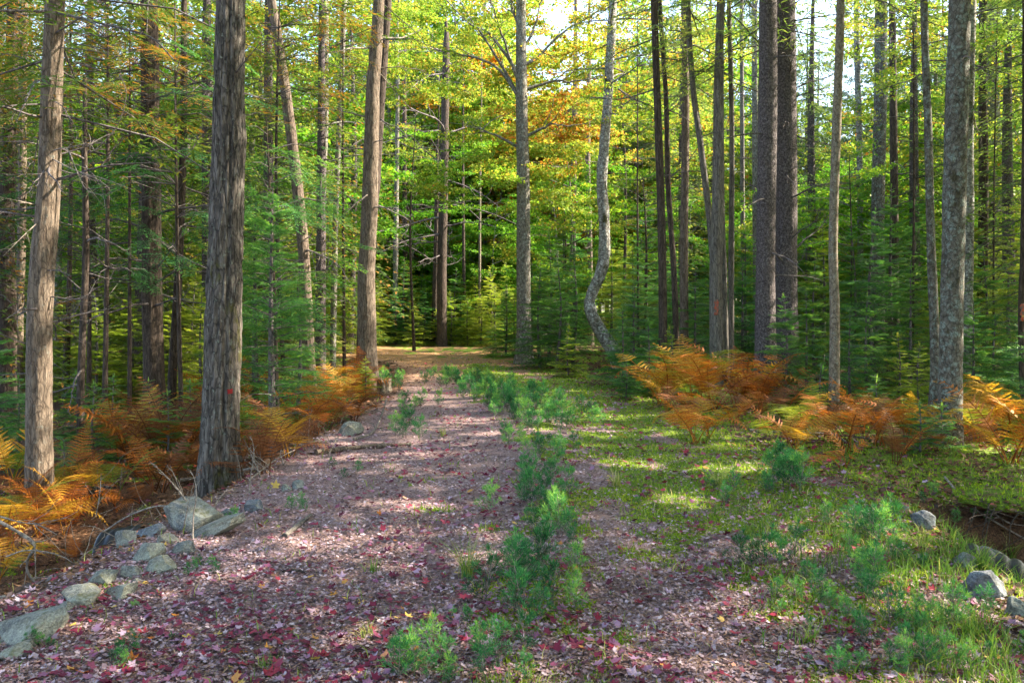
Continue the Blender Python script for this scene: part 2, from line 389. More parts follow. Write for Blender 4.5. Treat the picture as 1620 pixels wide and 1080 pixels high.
def rock_mat():
    m, n, b = newmat('granite')
    v = mapping(n, (1, 1, 1)); oi = n.nodes.new('ShaderNodeObjectInfo')
    f = noise(n, 90, 4, v, .8); g = noise(n, 6, 5, v, .7)
    r = ramp(n, [(.38, (.05, .05, .055)), (.5, (.20, .20, .195)), (.62, (.42, .41, .38))]); n.links.new(f, r.inputs[0])
    r2 = ramp(n, [(.42, (.10, .11, .12)), (.58, (.33, .335, .28))]); n.links.new(g, r2.inputs[0])
    col = mixc(n, .5, r.outputs[0], r2.outputs[0])
    r3 = ramp(n, [(0, (.72, .78, .98)), (.5, (1, 1, .95)), (1, (1.02, 1.03, .93))]); n.links.new(oi.outputs['Random'], r3.inputs[0])
    col = mixc(n, 1.0, col, r3.outputs[0], 'MULTIPLY')
    ge = n.nodes.new('ShaderNodeNewGeometry'); sz = n.nodes.new('ShaderNodeSeparateXYZ'); n.links.new(ge.outputs['Normal'], sz.inputs[0])
    ms = ramp(n, [(.60, (0, 0, 0)), (.68, (.85, .85, .85))]); n.links.new(math_(n, 'ADD', math_(n, 'MULTIPLY', noise(n, 11, 6, v, .7), .9), math_(n, 'MULTIPLY', sz.outputs[2], .14)), ms.inputs[0])
    col = mixc(n, ms.outputs[0], col, (.10, .10, .045))
    dr = ramp(n, [(.40, (.55, .5, .45)), (.56, (1, 1, 1))]); n.links.new(noise(n, 3.5, 6, mapping(n, (1, 1, 2.5)), .7), dr.inputs[0])
    col = mixc(n, .8, col, dr.outputs[0], 'MULTIPLY')
    n.links.new(col, b.inputs['Base Color'])
    bp = n.nodes.new('ShaderNodeBump'); bp.inputs['Strength'].default_value = .9; bp.inputs['Distance'].default_value = .02
    n.links.new(noise(n, 30, 6, v, .7), bp.inputs['Height']); n.links.new(bp.outputs[0], b.inputs['Normal'])
    return m
M['rock'] = rock_mat()
mm, n_, b_ = newmat('black_plastic'); b_.inputs['Base Color'].default_value = (.022, .024, .03, 1); b_.inputs['Roughness'].default_value = .42; M['pipe'] = mm
fz = noise(n_, 12, 4, mapping(n_, (1, 1, 1))); rr_ = ramp(n_, [(.4, (.008, .009, .013)), (.75, (.026, .024, .022))]); n_.links.new(fz, rr_.inputs[0]); n_.links.new(rr_.outputs[0], b_.inputs['Base Color'])
mm, n_, b_ = newmat('orange_paint'); M['blaze'] = mm
fz = noise(n_, 60, 4, mapping(n_, (1, 1, .3))); rr_ = ramp(n_, [(.45, (.15, .10, .08)), (.62, (.50, .085, .035))]); n_.links.new(fz, rr_.inputs[0]); n_.links.new(rr_.outputs[0], b_.inputs['Base Color'])

mm, n_, b_ = newmat('red_marker'); b_.inputs['Base Color'].default_value = (.22, .015, .015, 1); M['marker'] = mm
# ------------------------------------------------------------------ ground sheet
def axis(lo, hi, dense_lo, dense_hi, d, g=1.12):
    a = list(np.arange(dense_lo, dense_hi + d / 2, d)); s = d
    while a[-1] < hi: s = min(s * g, 20); a.append(a[-1] + s)
    s = d
    while a[0] > lo: s = min(s * g, 20); a.insert(0, a[0] - s)
    return np.array(a)
gx = axis(-500, 500, -6.5, 6.5, .075, 1.08); gy = axis(-300, 700, 2, 13, .075, 1.05)
GX, GY = np.meshgrid(gx, gy)
GZ = hfun(GX, GY) + (fbm(GX * 14, GY * 14, 2.) - .5) * .02
nx, ny = len(gx), len(gy)
idx = np.arange(nx * ny).reshape(ny, nx)
Q = np.stack([idx[:-1, :-1], idx[:-1, 1:], idx[1:, 1:], idx[1:, :-1]], -1).reshape(-1, 4)
V = np.stack([GX, GY, GZ], -1).reshape(-1, 3)
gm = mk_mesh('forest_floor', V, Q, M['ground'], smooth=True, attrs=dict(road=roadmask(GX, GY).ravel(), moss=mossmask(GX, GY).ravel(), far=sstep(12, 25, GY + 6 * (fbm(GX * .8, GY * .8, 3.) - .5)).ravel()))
link('ground', gm, kind='structure')
GT = len(Q) * 2

# ------------------------------------------------------------------ sun shafts: gaps between the crowns
SHAFT = []
def shaft(p, r): SHAFT.append((np.array(p, float), r))
for px, py, r in [(700, 553, 2.4), (640, 556, 1.2), (765, 552, 1.2), (690, 628, .8), (640, 615, .6), (650, 795, .20), (700, 802, .22), (1075, 790, .22), (1120, 798, .2), (960, 800, .14),
                  (1500, 900, .4), (1560, 940, .42), (1010, 735, .35), (1180, 740, .3), (470, 860, .2), (1100, 590, .55), (1180, 600, .4), (1560, 650, .5), (560, 610, .7), (480, 655, .45), (215, 690, .3), (60, 850, .35), (20, 870, .3),
                  (830, 680, .35), (1260, 640, .3), (290, 810, .16), (1590, 720, .3), (870, 720, .2)]:
    x, y, z = hit(px, py); shaft((x, y, z + .1), r)
for px, py, Y, r in [(75, 300, 9.3, .32), (72, 350, 9.3, .25), (66, 480, 9.3, .22), (66, 600, 9.3, .3), (66, 655, 9.3, .2), (62, 740, 9.3, .25), (85, 130, 9.3, .3),
                     (372, 560, 7.9, .3), (368, 610, 7.9, .3), (376, 400, 7.9, .18), (590, 300, 17.5, .8), (585, 450, 17.5, .8), (600, 150, 17.5, .6), (828, 330, 24, .9), (828, 250, 24, .6), (830, 200, 24, .6),
                     (200, 480, 18, 2.4), (280, 500, 18, 2.0), (420, 560, 18, 1.8), (110, 540, 20, 2.4), (480, 330, 20, 2), (30, 450, 20, 2), (690, 470, 35, 2.5), (660, 490, 36.5, 2.5), (740, 490, 36.5, 2.5), (490, 450, 22, 1.2), (1325, 380, 12.5, .35), (1325, 200, 12.5, .3), (1535, 200, 16, .6),
                     (1245, 440, 17, .4), (1600, 380, 22, 1.6), (700, 300, 36, 4), (900, 350, 30, 3), (1100, 350, 30, 3), (1000, 200, 35, 4), (760, 150, 26, 2.5), (900, 120, 26, 2.5), (850, 40, 25, 2.5)]:
    shaft(world(px, py, Y), r)
BIG = [(hit(px, py), r) for px, py, r in [(700, 553, 2.6), (640, 556, 2.0), (765, 552, 2.0), (690, 628, 1.0), (1100, 590, .8), (1180, 600, .6), (560, 610, 1.2), (690, 470, 2.0)]]
BIG += [((*world(px, py, Y),), r) for px, py, Y, r in [(660, 490, 36.5, 2.6), (740, 490, 36.5, 2.6), (790, 500, 33.5, 1.5), (200, 480, 18, 1.6), (280, 500, 18, 1.4), (110, 540, 20, 1.6), (900, 420, 24, 1.8), (960, 330, 28, 1.5), (1350, 450, 17, 1.2), (1430, 500, 15, 1.0), (840, 300, 24, 1.5)]]
def keeps_light(x, y, H, crown=1.8):
    for (q, r) in BIG:
        dx, dy = x - q[0], y - q[1]
        t = dx * SUN_H[0] + dy * SUN_H[1]
        off = abs(-dx * SUN_H[1] + dy * SUN_H[0])
        if t > .8 and t * math.tan(SUN_EL) + q[2] < H and off < r * .6 + crown * .8: return False
    return True
def clear_of_shafts(p, k=1.0):
    ok = np.ones(len(p), bool)
    for q, r in SHAFT:
        d = p - q; t = d @ SUN
        dist = np.linalg.norm(d - t[:, None] * SUN, axis=1)
        ok &= ~((dist < r * k) & (t > .6))
    return ok

# ------------------------------------------------------------------ bough patterns
def fir_bough(rng, L=1.0, wid=.02, twig=.11, npair=12, sub=6, droop=.25, axisr=True):
    K = Kites(); 
    t = np.linspace(.12, 1, npair)
    ax = lambda u: np.array([L * u, 0, -droop * L * u * u])
    for i, u in enumerate(t):
        for s in (-1, 1):
            sl_ = L * .42 * (1.08 - u) * rng.uniform(.75, 1.15) + .04
            ang = math.radians(rng.uniform(42, 60)) * s
            d = np.array([math.cos(ang), math.sin(ang), rng.normal(-.08, .1) - droop * .5]); d /= np.linalg.norm(d)
            p0 = ax(u)
            m = max(2, int(sub * sl_ / (L * .4) + 1))
            us = np.linspace(.1, 1, m)
            o = p0 + us[:, None] * sl_ * d
            for q in (-1, 1):
                a2 = math.radians(38) * q
                dd = np.array([d[0] * math.cos(a2) - d[1] * math.sin(a2), d[0] * math.sin(a2) + d[1] * math.cos(a2), d[2]])
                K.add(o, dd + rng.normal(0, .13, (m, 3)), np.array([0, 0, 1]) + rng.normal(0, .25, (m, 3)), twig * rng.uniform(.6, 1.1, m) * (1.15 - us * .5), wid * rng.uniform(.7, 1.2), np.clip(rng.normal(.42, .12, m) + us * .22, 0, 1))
            K.add(o[-1], d, [0, 0, 1], twig, wid, .8)
    us = np.linspace(0, 1, npair)
    K.add(np.array([ax(u) for u in us]), [1, 0, -droop], [0, 0, 1], L / npair * 1.6, wid * .7, .25)
    return K
def leaf_bough(rng, L=1.6, n=260, size=.09, flat=.5):
    """flat leafy spray of a broad-leaved tree"""
    K = Kites()
    ntw = 9
    for i in range(ntw):
        u = (i + .5) / ntw; s = 1 if i % 2 else -1
        ang = math.radians(rng.uniform(25, 60)) * s
        ll = L * .55 * (1.1 - u * .7)
        d = np.array([math.cos(ang), math.sin(ang), rng.normal(.0, .12)])
        m = n // ntw
        tt = rng.uniform(.15, 1.05, m)
        o = np.array([L * u, 0, .05 * L * u]) + tt[:, None] * ll * d + rng.normal(0, .07, (m, 3)) * np.array([1, 1, .6])
        dd = norm(np.column_stack([rng.normal(.4, .6, m), rng.normal(0, .8, m), rng.normal(-.35, .3, m)]))
        nn = norm(np.column_stack([rng.normal(0, flat, m), rng.normal(0, flat, m), np.ones(m)]))
        K.add(o, dd, nn, size * rng.uniform(.65, 1.2, m), size * rng.uniform(.6, 1.0, m), np.clip(rng.beta(2, 2.6, m), 0, 1))
    return K
def pine_bough(rng, L=1.6, ntuft=26, per=12, nl=.12, nw=.012):
    K = Kites()
    for i in range(ntuft):
        u = rng.uniform(.25, 1); s = rng.choice([-1, 1])
        o = np.array([L * u, s * rng.uniform(0, .5) * L * (1.15 - u), rng.normal(.03, .06)])
        d = norm(rng.normal(0, 1, (per, 3)) + np.array([.6, s * .4, .5]))
        K.add(np.repeat(o[None], per, 0), d, rng.normal(0, 1, (per, 3)), nl * rng.uniform(.7, 1.2, per), nw, np.clip(rng.normal(.5, .2, per), 0, 1))
    return K
rng = np.random.RandomState(5)
FB = [fir_bough(rng, 1.0, .022, .12, 12, 5) for _ in range(4)]          # 1 m long, for young firs
FB_L = [fir_bough(rng, 1.0, .034, .12, 10, 4, .35) for _ in range(4)]     # coarser, for tall trees
LB = [leaf_bough(rng, 1.6, 240, .10) for _ in range(5)]
LB_S = [leaf_bough(np.random.RandomState(90 + i), 1.7, 62, .195, .6) for i in range(4)]         # coarsest, for crowns out of view
LB_C = [leaf_bough(rng, 1.7, 130, .135, .6) for _ in range(4)]           # coarse, for high crowns
PB = [pine_bough(rng) for _ in range(4)]
PB_C = [pine_bough(rng, 1.6, 22, 8, .17, .03) for _ in range(3)]

# ------------------------------------------------------------------ young firs
def fir_tree(rng, H, seg=.22, spread=.40, z0=.06, mat='fir', name='young_fir'):
    K = Kites(); T = Tubes()
    T.add(spline([(0, 0, -.1), (rng.normal(0, .02) * H, rng.normal(0, .02) * H, H * .5), (0, 0, H)], 8), np.linspace(.016 * H + .006, .003, 8), 6)
    z = z0 * H
    while z < H * .97:
        k = (H - z)
        bl = min(spread * k + .06, 1.5) * rng.uniform(.8, 1.1)
        nb = rng.randint(4, 7) if bl > .25 else 4
        a0 = rng.uniform(0, 6.28)
        for j in range(nb):
            az = a0 + j * 6.28 / nb + rng.normal(0, .15)
            l = bl * rng.uniform(.7, 1.12); dz = rng.normal(0, seg * .25)
            pitch = math.radians(rng.uniform(2, 22) + 25 * (z / H) ** 2)
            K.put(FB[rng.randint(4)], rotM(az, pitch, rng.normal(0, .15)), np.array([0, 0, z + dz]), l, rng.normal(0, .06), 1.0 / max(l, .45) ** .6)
            dirv = rotM(az, pitch) @ np.array([1, 0, 0])
            p = np.array([0, 0, z + dz])
            T.add([p, p + dirv * l * .5 + (0, 0, -.02 * l), p + dirv * l * .9 - np.array([0, 0, .2 * l * .8])], [.004 + .006 * l, .003 + .003 * l, .002], 4)
        z += seg * rng.uniform(.75, 1.15) * (1 if k > 1 else .8)
    K.add([(0, 0, H - .12)] * 3, [(0, 0, 1), (.15, .1, 1), (-.1, -.1, 1)], [(1, 0, 0), (0, 1, 0), (1, 1, 0)], .14, .03, .8)
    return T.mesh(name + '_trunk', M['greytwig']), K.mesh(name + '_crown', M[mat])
FIR = {}
for kname, H, var, kw in [('tiny', .55, 3, dict(seg=.09, spread=.5)), ('small', 1.4, 3, dict(seg=.15, spread=.42)), ('mid', 2.8, 3, dict(seg=.20, spread=.40)), ('tall', 5.2, 3, dict(seg=.26, spread=.34, z0=.12))]:
    FIR[kname] = [fir_tree(np.random.RandomState(20 + int(H * 10) + v), H, **kw) for v in range(var)]

def place_parts(name, label, cat, parts, x, y, rz, sc, group, tint=None, z=None):
    t = thing(name, label, cat, (x, y, (hz(x, y) if z is None else z) - .02), rz, group)
    t.scale = (sc, sc, sc)
    for pn, me in parts:
        o = link(pn, me, t)
        if tint and pn in ('crown', 'needles', 'foliage'):
            o.material_slots[0].link = 'OBJECT'; o.material_slots[0].material = M[tint]
    return t

def where(x, y):
    """plain words for the spot, from landmarks of the place"""
    px = 810 + x / y * F if y > .5 else (3000 if x > 0 else -3000)
    if y < 1.0 or px < -60 or px > 1680: return 'outside the frame beside the old road'
    dist = 'near' if y < 9 else 'fairly near' if y < 15 else 'halfway back' if y < 20 else 'farther back' if y < 28 else 'far back' if y < 40 else 'very far back' if y < 60 else 'farthest back'
    for lim, s in [(45, 'at the left picture edge'), (130, 'beside the pale cedar trunk at far left'), (215, 'between the pale cedar and the dark cedar'), (300, 'behind the dark cedar trunk'), (400, 'behind the thick furrowed trunk'),
                   (470, 'just right of the thick furrowed trunk'), (560, 'beside the leaning red-footed trunk'), (640, 'beside the twin trunk at the left road edge'), (740, 'above the sunny road patch'),
                   (800, 'left of the forked maple'), (880, 'right of the forked maple'), (960, 'left of the hooked grey stem'), (1030, 'right of the hooked grey stem'), (1110, 'among the slim stems behind the orange ferns'),
                   (1190, 'by the blazed grey stem'), (1280, 'behind the paired spruce trunks'), (1370, 'beside the slim tan trunk'), (1450, 'right of the slim tan trunk'), (1540, 'behind the large lichen-grey trunk'), (9999, 'at the right picture edge')]:
        if px < lim: return dist + ' ' + s

def scatter_firs(spec, group):
    for (px, Y, kind, sc, tint) in spec:
        x = (px - 810) / F * Y
        v = random.randrange(3); tr, cr = FIR[kind][v]
        look = {'fir': 'dark green', 'fir_sun_tint': 'sun-tinted lime', 'bluepine': 'blue-green'}[tint]
        sz = {'tiny': 'knee-high', 'small': 'waist-high', 'mid': 'head-high', 'tall': 'tall'}[kind]
        place_parts('young_fir', f'{sz} {look} fir {where(x, Y)}', 'fir tree', [('trunk', tr), ('crown', cr)], x, Y, random.uniform(0, 6.28), sc, group, tint if tint != 'fir' else None)

hero_firs = [(655, 35.5, 'mid', .8, 'fir_sun_tint'), (672, 36.5, 'mid', 1.0, 'fir'), (690, 35.8, 'small', 1.2, 'fir_sun_tint'), (712, 36.2, 'mid', .9, 'fir_sun_tint'), (722, 37.5, 'mid', 1.3, 'fir'), (740, 36, 'mid', .8, 'fir_sun_tint'), (760, 35.5, 'mid', .9, 'fir_sun_tint'), (783, 35, 'mid', 1.0, 'fir_sun_tint'), (800, 33.5, 'mid', .9, 'fir'), (815, 32, 'mid', .9, 'fir_sun_tint'), (626, 37, 'mid', 1.0, 'fir'), (600, 37, 'mid', 1.1, 'fir_sun_tint'), (648, 39, 'tall', .8, 'fir_sun_tint'), (765, 41, 'tall', .9, 'fir_sun_tint'), # right of the big trunk: dark layered fir
    (432, 11.5, 'tall', .80, 'fir'), (470, 14, 'mid', .95, 'fir'), (405, 15, 'tall', .9, 'fir'), (330, 21, 'tall', .95, 'fir_sun_tint'), (262, 23, 'tall', .8, 'fir_sun_tint'),
    (180, 12.5, 'small', .8, 'fir'), (120, 13, 'small', .8, 'fir'), (235, 12.3, 'small', .8, 'fir'), (300, 12.3, 'small', .8, 'fir'), (30, 12, 'small', .9, 'fir'), (150, 16.5, 'mid', .85, 'fir_sun_tint'), (205, 17, 'mid', .9, 'fir_sun_tint'), (265, 17, 'mid', .8, 'fir_sun_tint'), (320, 16.5, 'mid', .85, 'fir_sun_tint'), (100, 17, 'mid', .8, 'fir_sun_tint'), (-20, 10.5, 'mid', .8, 'fir'), (150, 10.9, 'small', .9, 'fir'), (265, 11.0, 'small', .8, 'fir'),
    (170, 19, 'mid', 1.1, 'fir_sun_tint'), (220, 20, 'mid', 1.2, 'fir_sun_tint'), (280, 21, 'tall', .8, 'fir_sun_tint'), (120, 22, 'tall', .8, 'fir_sun_tint'), (60, 20, 'mid', 1.1, 'fir_sun_tint'), (310, 18, 'mid', 1., 'fir_sun_tint'),
    (400, 19, 'mid', .9, 'fir_sun_tint'), (440, 22, 'mid', 1.1, 'fir_sun_tint'), (10, 20, 'mid', 1.1, 'fir_sun_tint'), (345, 23, 'tall', .9, 'fir_sun_tint'), (200, 26, 'tall', 1., 'fir_sun_tint'), (500, 24, 'mid', 1.1, 'fir_sun_tint'), (545, 27, 'mid', 1.2, 'fir_sun_tint'),
    # beyond the bend
    (640, 38, 'tall', .8, 'fir'), (668, 40, 'tall', .7, 'fir'), (700, 38.5, 'tall', .75, 'fir_sun_tint'), (730, 38, 'mid', 1.2, 'fir_sun_tint'), (752, 38.5, 'tall', .7, 'fir_sun_tint'), (775, 37, 'mid', 1.3, 'fir_sun_tint'), (800, 36, 'tall', .75, 'fir_sun_tint'), (690, 42, 'tall', .95, 'fir_sun_tint'), (610, 42, 'tall', .9, 'fir_sun_tint'), (735, 42, 'tall', .9, 'fir_sun_tint'),
    (580, 36, 'mid', 1.2, 'fir_sun_tint'), (560, 32, 'mid', 1.1, 'fir'), (535, 36, 'tall', 1, 'fir'),
    # right of the forked maple
    (855, 22, 'mid', 1.0, 'fir'), (880, 21, 'tall', .62, 'fir'), (905, 22, 'tall', .68, 'fir'), (868, 24.5, 'tall', .8, 'fir'), (840, 27, 'tall', .75, 'fir'), (890, 26, 'tall', .9, 'fir'), (1000, 24, 'tall', .7, 'fir_sun_tint'), (1000, 18.5, 'small', .9, 'fir'), (900, 19, 'small', .9, 'fir_sun_tint'), (800, 27.5, 'mid', .9, 'fir'),
    (985, 16.5, 'small', 1.2, 'fir'), (1005, 17.5, 'mid', .85, 'fir'), (1025, 15.5, 'small', 1.1, 'fir'), (990, 14.3, 'small', .6, 'fir'), (1010, 21, 'tall', .7, 'fir'), (1070, 20, 'mid', 1.1, 'fir'), (1060, 15, 'small', 1.0, 'fir_sun_tint'), (1100, 18.5, 'mid', .95, 'fir'),
    (1130, 22, 'tall', .75, 'fir'), (1175, 19, 'mid', 1., 'fir'), (1180, 24, 'tall', .8, 'fir'), (1240, 14.5, 'mid', .72, 'fir'), (1275, 15.5, 'mid', .75, 'fir'), (1225, 20, 'tall', .6, 'fir'), (1290, 18, 'mid', 1.05, 'fir'), (1300, 22, 'tall', .8, 'fir_sun_tint'),
    (1345, 13.4, 'mid', .62, 'fir'), (1372, 14.2, 'mid', .7, 'fir'), (1345, 19, 'tall', .75, 'fir'), (1385, 17, 'tall', .72, 'fir'), (1410, 19, 'tall', .9, 'fir'), (1420, 14, 'small', .9, 'fir_sun_tint'), (1440, 16, 'mid', .95, 'fir'), (1450, 20, 'tall', .9, 'fir'), (1455, 13, 'small', .8, 'fir_sun_tint'),
    (1540, 13.5, 'mid', .7, 'fir'), (1555, 17, 'mid', 1.1, 'fir'), (1575, 14.5, 'small', 1.1, 'fir'), (1600, 16, 'tall', .65, 'fir_sun_tint'), (1620, 13, 'mid', .7, 'fir'), (1650, 15, 'tall', .8, 'fir'), (1530, 20, 'tall', .85, 'fir_sun_tint'), (1595, 21, 'tall', .9, 'fir_sun_tint'), (1495, 18, 'tall', .75, 'fir_sun_tint'), (1660, 11, 'mid', .8, 'fir'),
    (1430, 10.5, 'tiny', 1.0, 'fir'), (1455, 9.3, 'tiny', 1.1, 'fir'), (1385, 12, 'tiny', 1.3, 'fir'), (1300, 12.5, 'tiny', 1.5, 'fir'), (578, 15.5, 'small', .62, 'fir_sun_tint'), (560, 16.5, 'small', .6, 'fir'), (1490, 9.8, 'tiny', 1.1, 'fir'), (100, 10.0, 'tiny', 1.2, 'fir'),
]
scatter_firs(hero_firs, 'young firs growing under the tall trees')
# denser screen of young firs farther off
more = []
rr = random.Random(3)
tries = 0
while len(more) < 115 and tries < 4000:
    tries += 1
    Y = rr.uniform(24, 62); px = rr.uniform(-60, 1680); x = (px - 810) / F * Y
    if Ledge(Y) - .8 < x < Redge(Y) + .8 and Y < 37: continue
    if 590 < px < 800 and Y < 40: continue
    if not keeps_light(x, Y, 5, .9): continue
    more.append((px, Y, rr.choice(['mid', 'tall', 'tall']), rr.uniform(.8, 1.25), rr.choice(['fir', 'fir', 'fir_sun_tint']) if px > 480 else rr.choice(['fir', 'fir_sun_tint'])))
scatter_firs(more, 'young firs farther off in the woods')

# ------------------------------------------------------------------ trunks
def trunk_mesh(name, pts, rad, mat, sides=20, rings=60, furrow=.0, fscale=9, zscale=1.2, flare=.35, lump=.03, seam=None, seed=0, scaly=0.0):
    P = spline(pts, rings); n = len(P)
    u = np.linspace(0, 1, n)
    R = np.interp(u, np.linspace(0, 1, len(rad)), rad)
    z = P[:, 2] - P[0, 2]
    T = norm(np.gradient(P, axis=0))
    A = norm(np.cross(T, np.array([0, 1., 0]))) * -1
    A = norm(A - T * np.sum(A * T, 1, keepdims=True)); B = np.cross(T, A)
    th = np.arange(sides) / sides * 2 * math.pi
    TH, ZZ = np.meshgrid(th, z)
    cx_, sx_ = np.cos(TH), np.sin(TH)
    rr_ = np.repeat(R[:, None], sides, 1)
    fl = np.exp(-ZZ / (.16 + 1.0 * R[0])) * flare * 1.35
    lobes = .35 + 1.5 * np.abs(vn(cx_ * 2.2 + seed, sx_ * 2.2, 1.3) - .35)
    rr_ = rr_ * (1 + fl * lobes)
    rr_ = rr_ * (1 + lump * 2 * (fbm(cx_ * 1.3 + seed * 3.1, sx_ * 1.3, ZZ * 1.1, 3) - .5))
    if furrow:
        warp = .5 * fbm(cx_ * 2, sx_ * 2, ZZ * 2.5 + seed, 3)
        nse = vn(np.cos(TH + warp * .35) * fscale, np.sin(TH + warp * .35) * fscale, ZZ * zscale + seed * 7)
        ridge = np.abs(nse * 2 - 1) ** .6
        fine = vn(cx_ * fscale * 2.2, sx_ * fscale * 2.2, ZZ * zscale * 9)
        rr_ = rr_ + furrow * (ridge - .5) * 2 + furrow * .6 * (fine - .5)
    if scaly:
        rr_ = rr_ + scaly * (vn(cx_ * fscale * 1.6, sx_ * fscale * 1.6, ZZ * 26 + seed) - .5) * 2
    if seam:
        for a0, dep, wd in seam:
            a = (TH - a0 - .12 * np.sin(ZZ * .9) + math.pi) % (2 * math.pi) - math.pi
            rr_ = rr_ * (1 - dep * np.exp(-(a / wd) ** 2))
    V = P[:, None] + rr_[..., None] * (cx_[..., None] * A[:, None] + sx_[..., None] * B[:, None])
    V = V.reshape(-1, 3)
    i = np.arange(n - 1)[:, None] * sides; j = np.arange(sides)[None]; jn = (j + 1) % sides
    Q = np.stack([i + j, i + sides + j, i + sides + jn, i + jn], -1).reshape(-1, 4)
    return mk_mesh(name, V, Q, M[mat], smooth=True)

# dead branches, shared
def dead_branch(rng, L=1.0, droop=.3, twigs=7, r0=.014, wob=.35):
    T = Tubes()
    P = wander((0, 0, 0), (1, 0, rng.uniform(-.05, .3)), L, 10, rng, wob, droop)
    T.add(P, np.linspace(r0, .003, 11), 5)
    for _ in range(twigs):
        k = rng.randint(2, 10); l = L * rng.uniform(.15, .45) * (1.2 - k / 11)
        d = norm(P[k] - P[k - 1]) + rng.normal(0, .55, 3)
        Q = wander(P[k], d, l, 5, rng, .5, droop * .6)
        T.add(Q, np.linspace(.0045, .0018, 6), 4)
        if rng.rand() < .6:
            Q2 = wander(Q[3], d + rng.normal(0, .5, 3), l * .5, 3, rng, .5, .2); T.add(Q2, np.linspace(.003, .0014, 4), 3)
    return T
rng = np.random.RandomState(9)
DB = [dead_branch(rng, 1.0, rng.uniform(.1, .7)).mesh('dead_branch', M['deadtwig']) for _ in range(7)]
DBG = [dead_branch(rng, 1.0, rng.uniform(-.1, .5), 6).mesh('dead_branch', M['greytwig']) for _ in range(7)]
LIVE = [fir_bough(np.random.RandomState(40 + i), 1.0, .03, .10, 12, 6, .35).mesh('bough', M['cedarleaf']) for i in range(4)]

def crown_kites(kind, P, z0, z1, rad, n, rng, coarse=True, top=.35):
    """boughs round a trunk polyline P (world coordinates) between heights z0 and z1"""
    K = Kites(); T = Tubes()
    for i in range(n):
        f = (i + rng.rand()) / n
        z = z0 + (z1 - z0) * f
        j = int(np.clip(np.searchsorted(P[:, 2], z), 1, len(P) - 1))
        c = P[j].copy(); c[2] = z
        az = i * 2.399 + rng.normal(0, .3)
        if kind == 'leaf':
            r = rad * (1 - .5 * abs(f - .45)) * rng.uniform(.55, 1.1)
            pitch = rng.uniform(.15, .6)
            d = rotM(az, pitch) @ np.array([1, 0, 0])
            T.add(wander(c, d, r, 6, rng, .25, .25), np.linspace(.03, .006, 7), 5)
            for q in range(3):
                s = rng.uniform(.45, 1.0)
                K.put((LB_S if coarse == 2 else LB_C if coarse else LB)[rng.randint(4)], rotM(az + rng.normal(0, .7), rng.normal(.02, .15), rng.normal(0, .2)), c + d * r * s * .8, rng.uniform(.8, 1.25) * (1.2 if coarse else 1), rng.normal(0, .12))
        elif kind == 'pine':
            r = rad * (1.05 - f * .6) * rng.uniform(.6, 1.1)
            d = rotM(az, .15) @ np.array([1, 0, 0])
            T.add(wander(c, d, r, 5, rng, .2, .0), np.linspace(.025, .006, 6), 5)
            for q in range(3):
                K.put((PB_C if coarse else PB)[rng.randint(3)], rotM(az + rng.normal(0, .5), rng.normal(.1, .2)), c + d * r * rng.uniform(.2, .7), rng.uniform(.7, 1.1), rng.normal(0, .1))
        else:
            r = rad * (1.1 - f * (1 - top)) * rng.uniform(.65, 1.1)
            pitch = rng.uniform(-.25, .12)
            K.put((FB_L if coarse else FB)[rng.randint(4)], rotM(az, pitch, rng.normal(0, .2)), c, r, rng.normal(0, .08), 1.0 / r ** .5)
            d = rotM(az, pitch) @ np.array([1, 0, 0])
            T.add([c, c + d * r * .5 - (0, 0, .08 * r), c + d * r * .9 - np.array([0, 0, .3 * r])], [.016, .01, .004], 4)
    return K, T

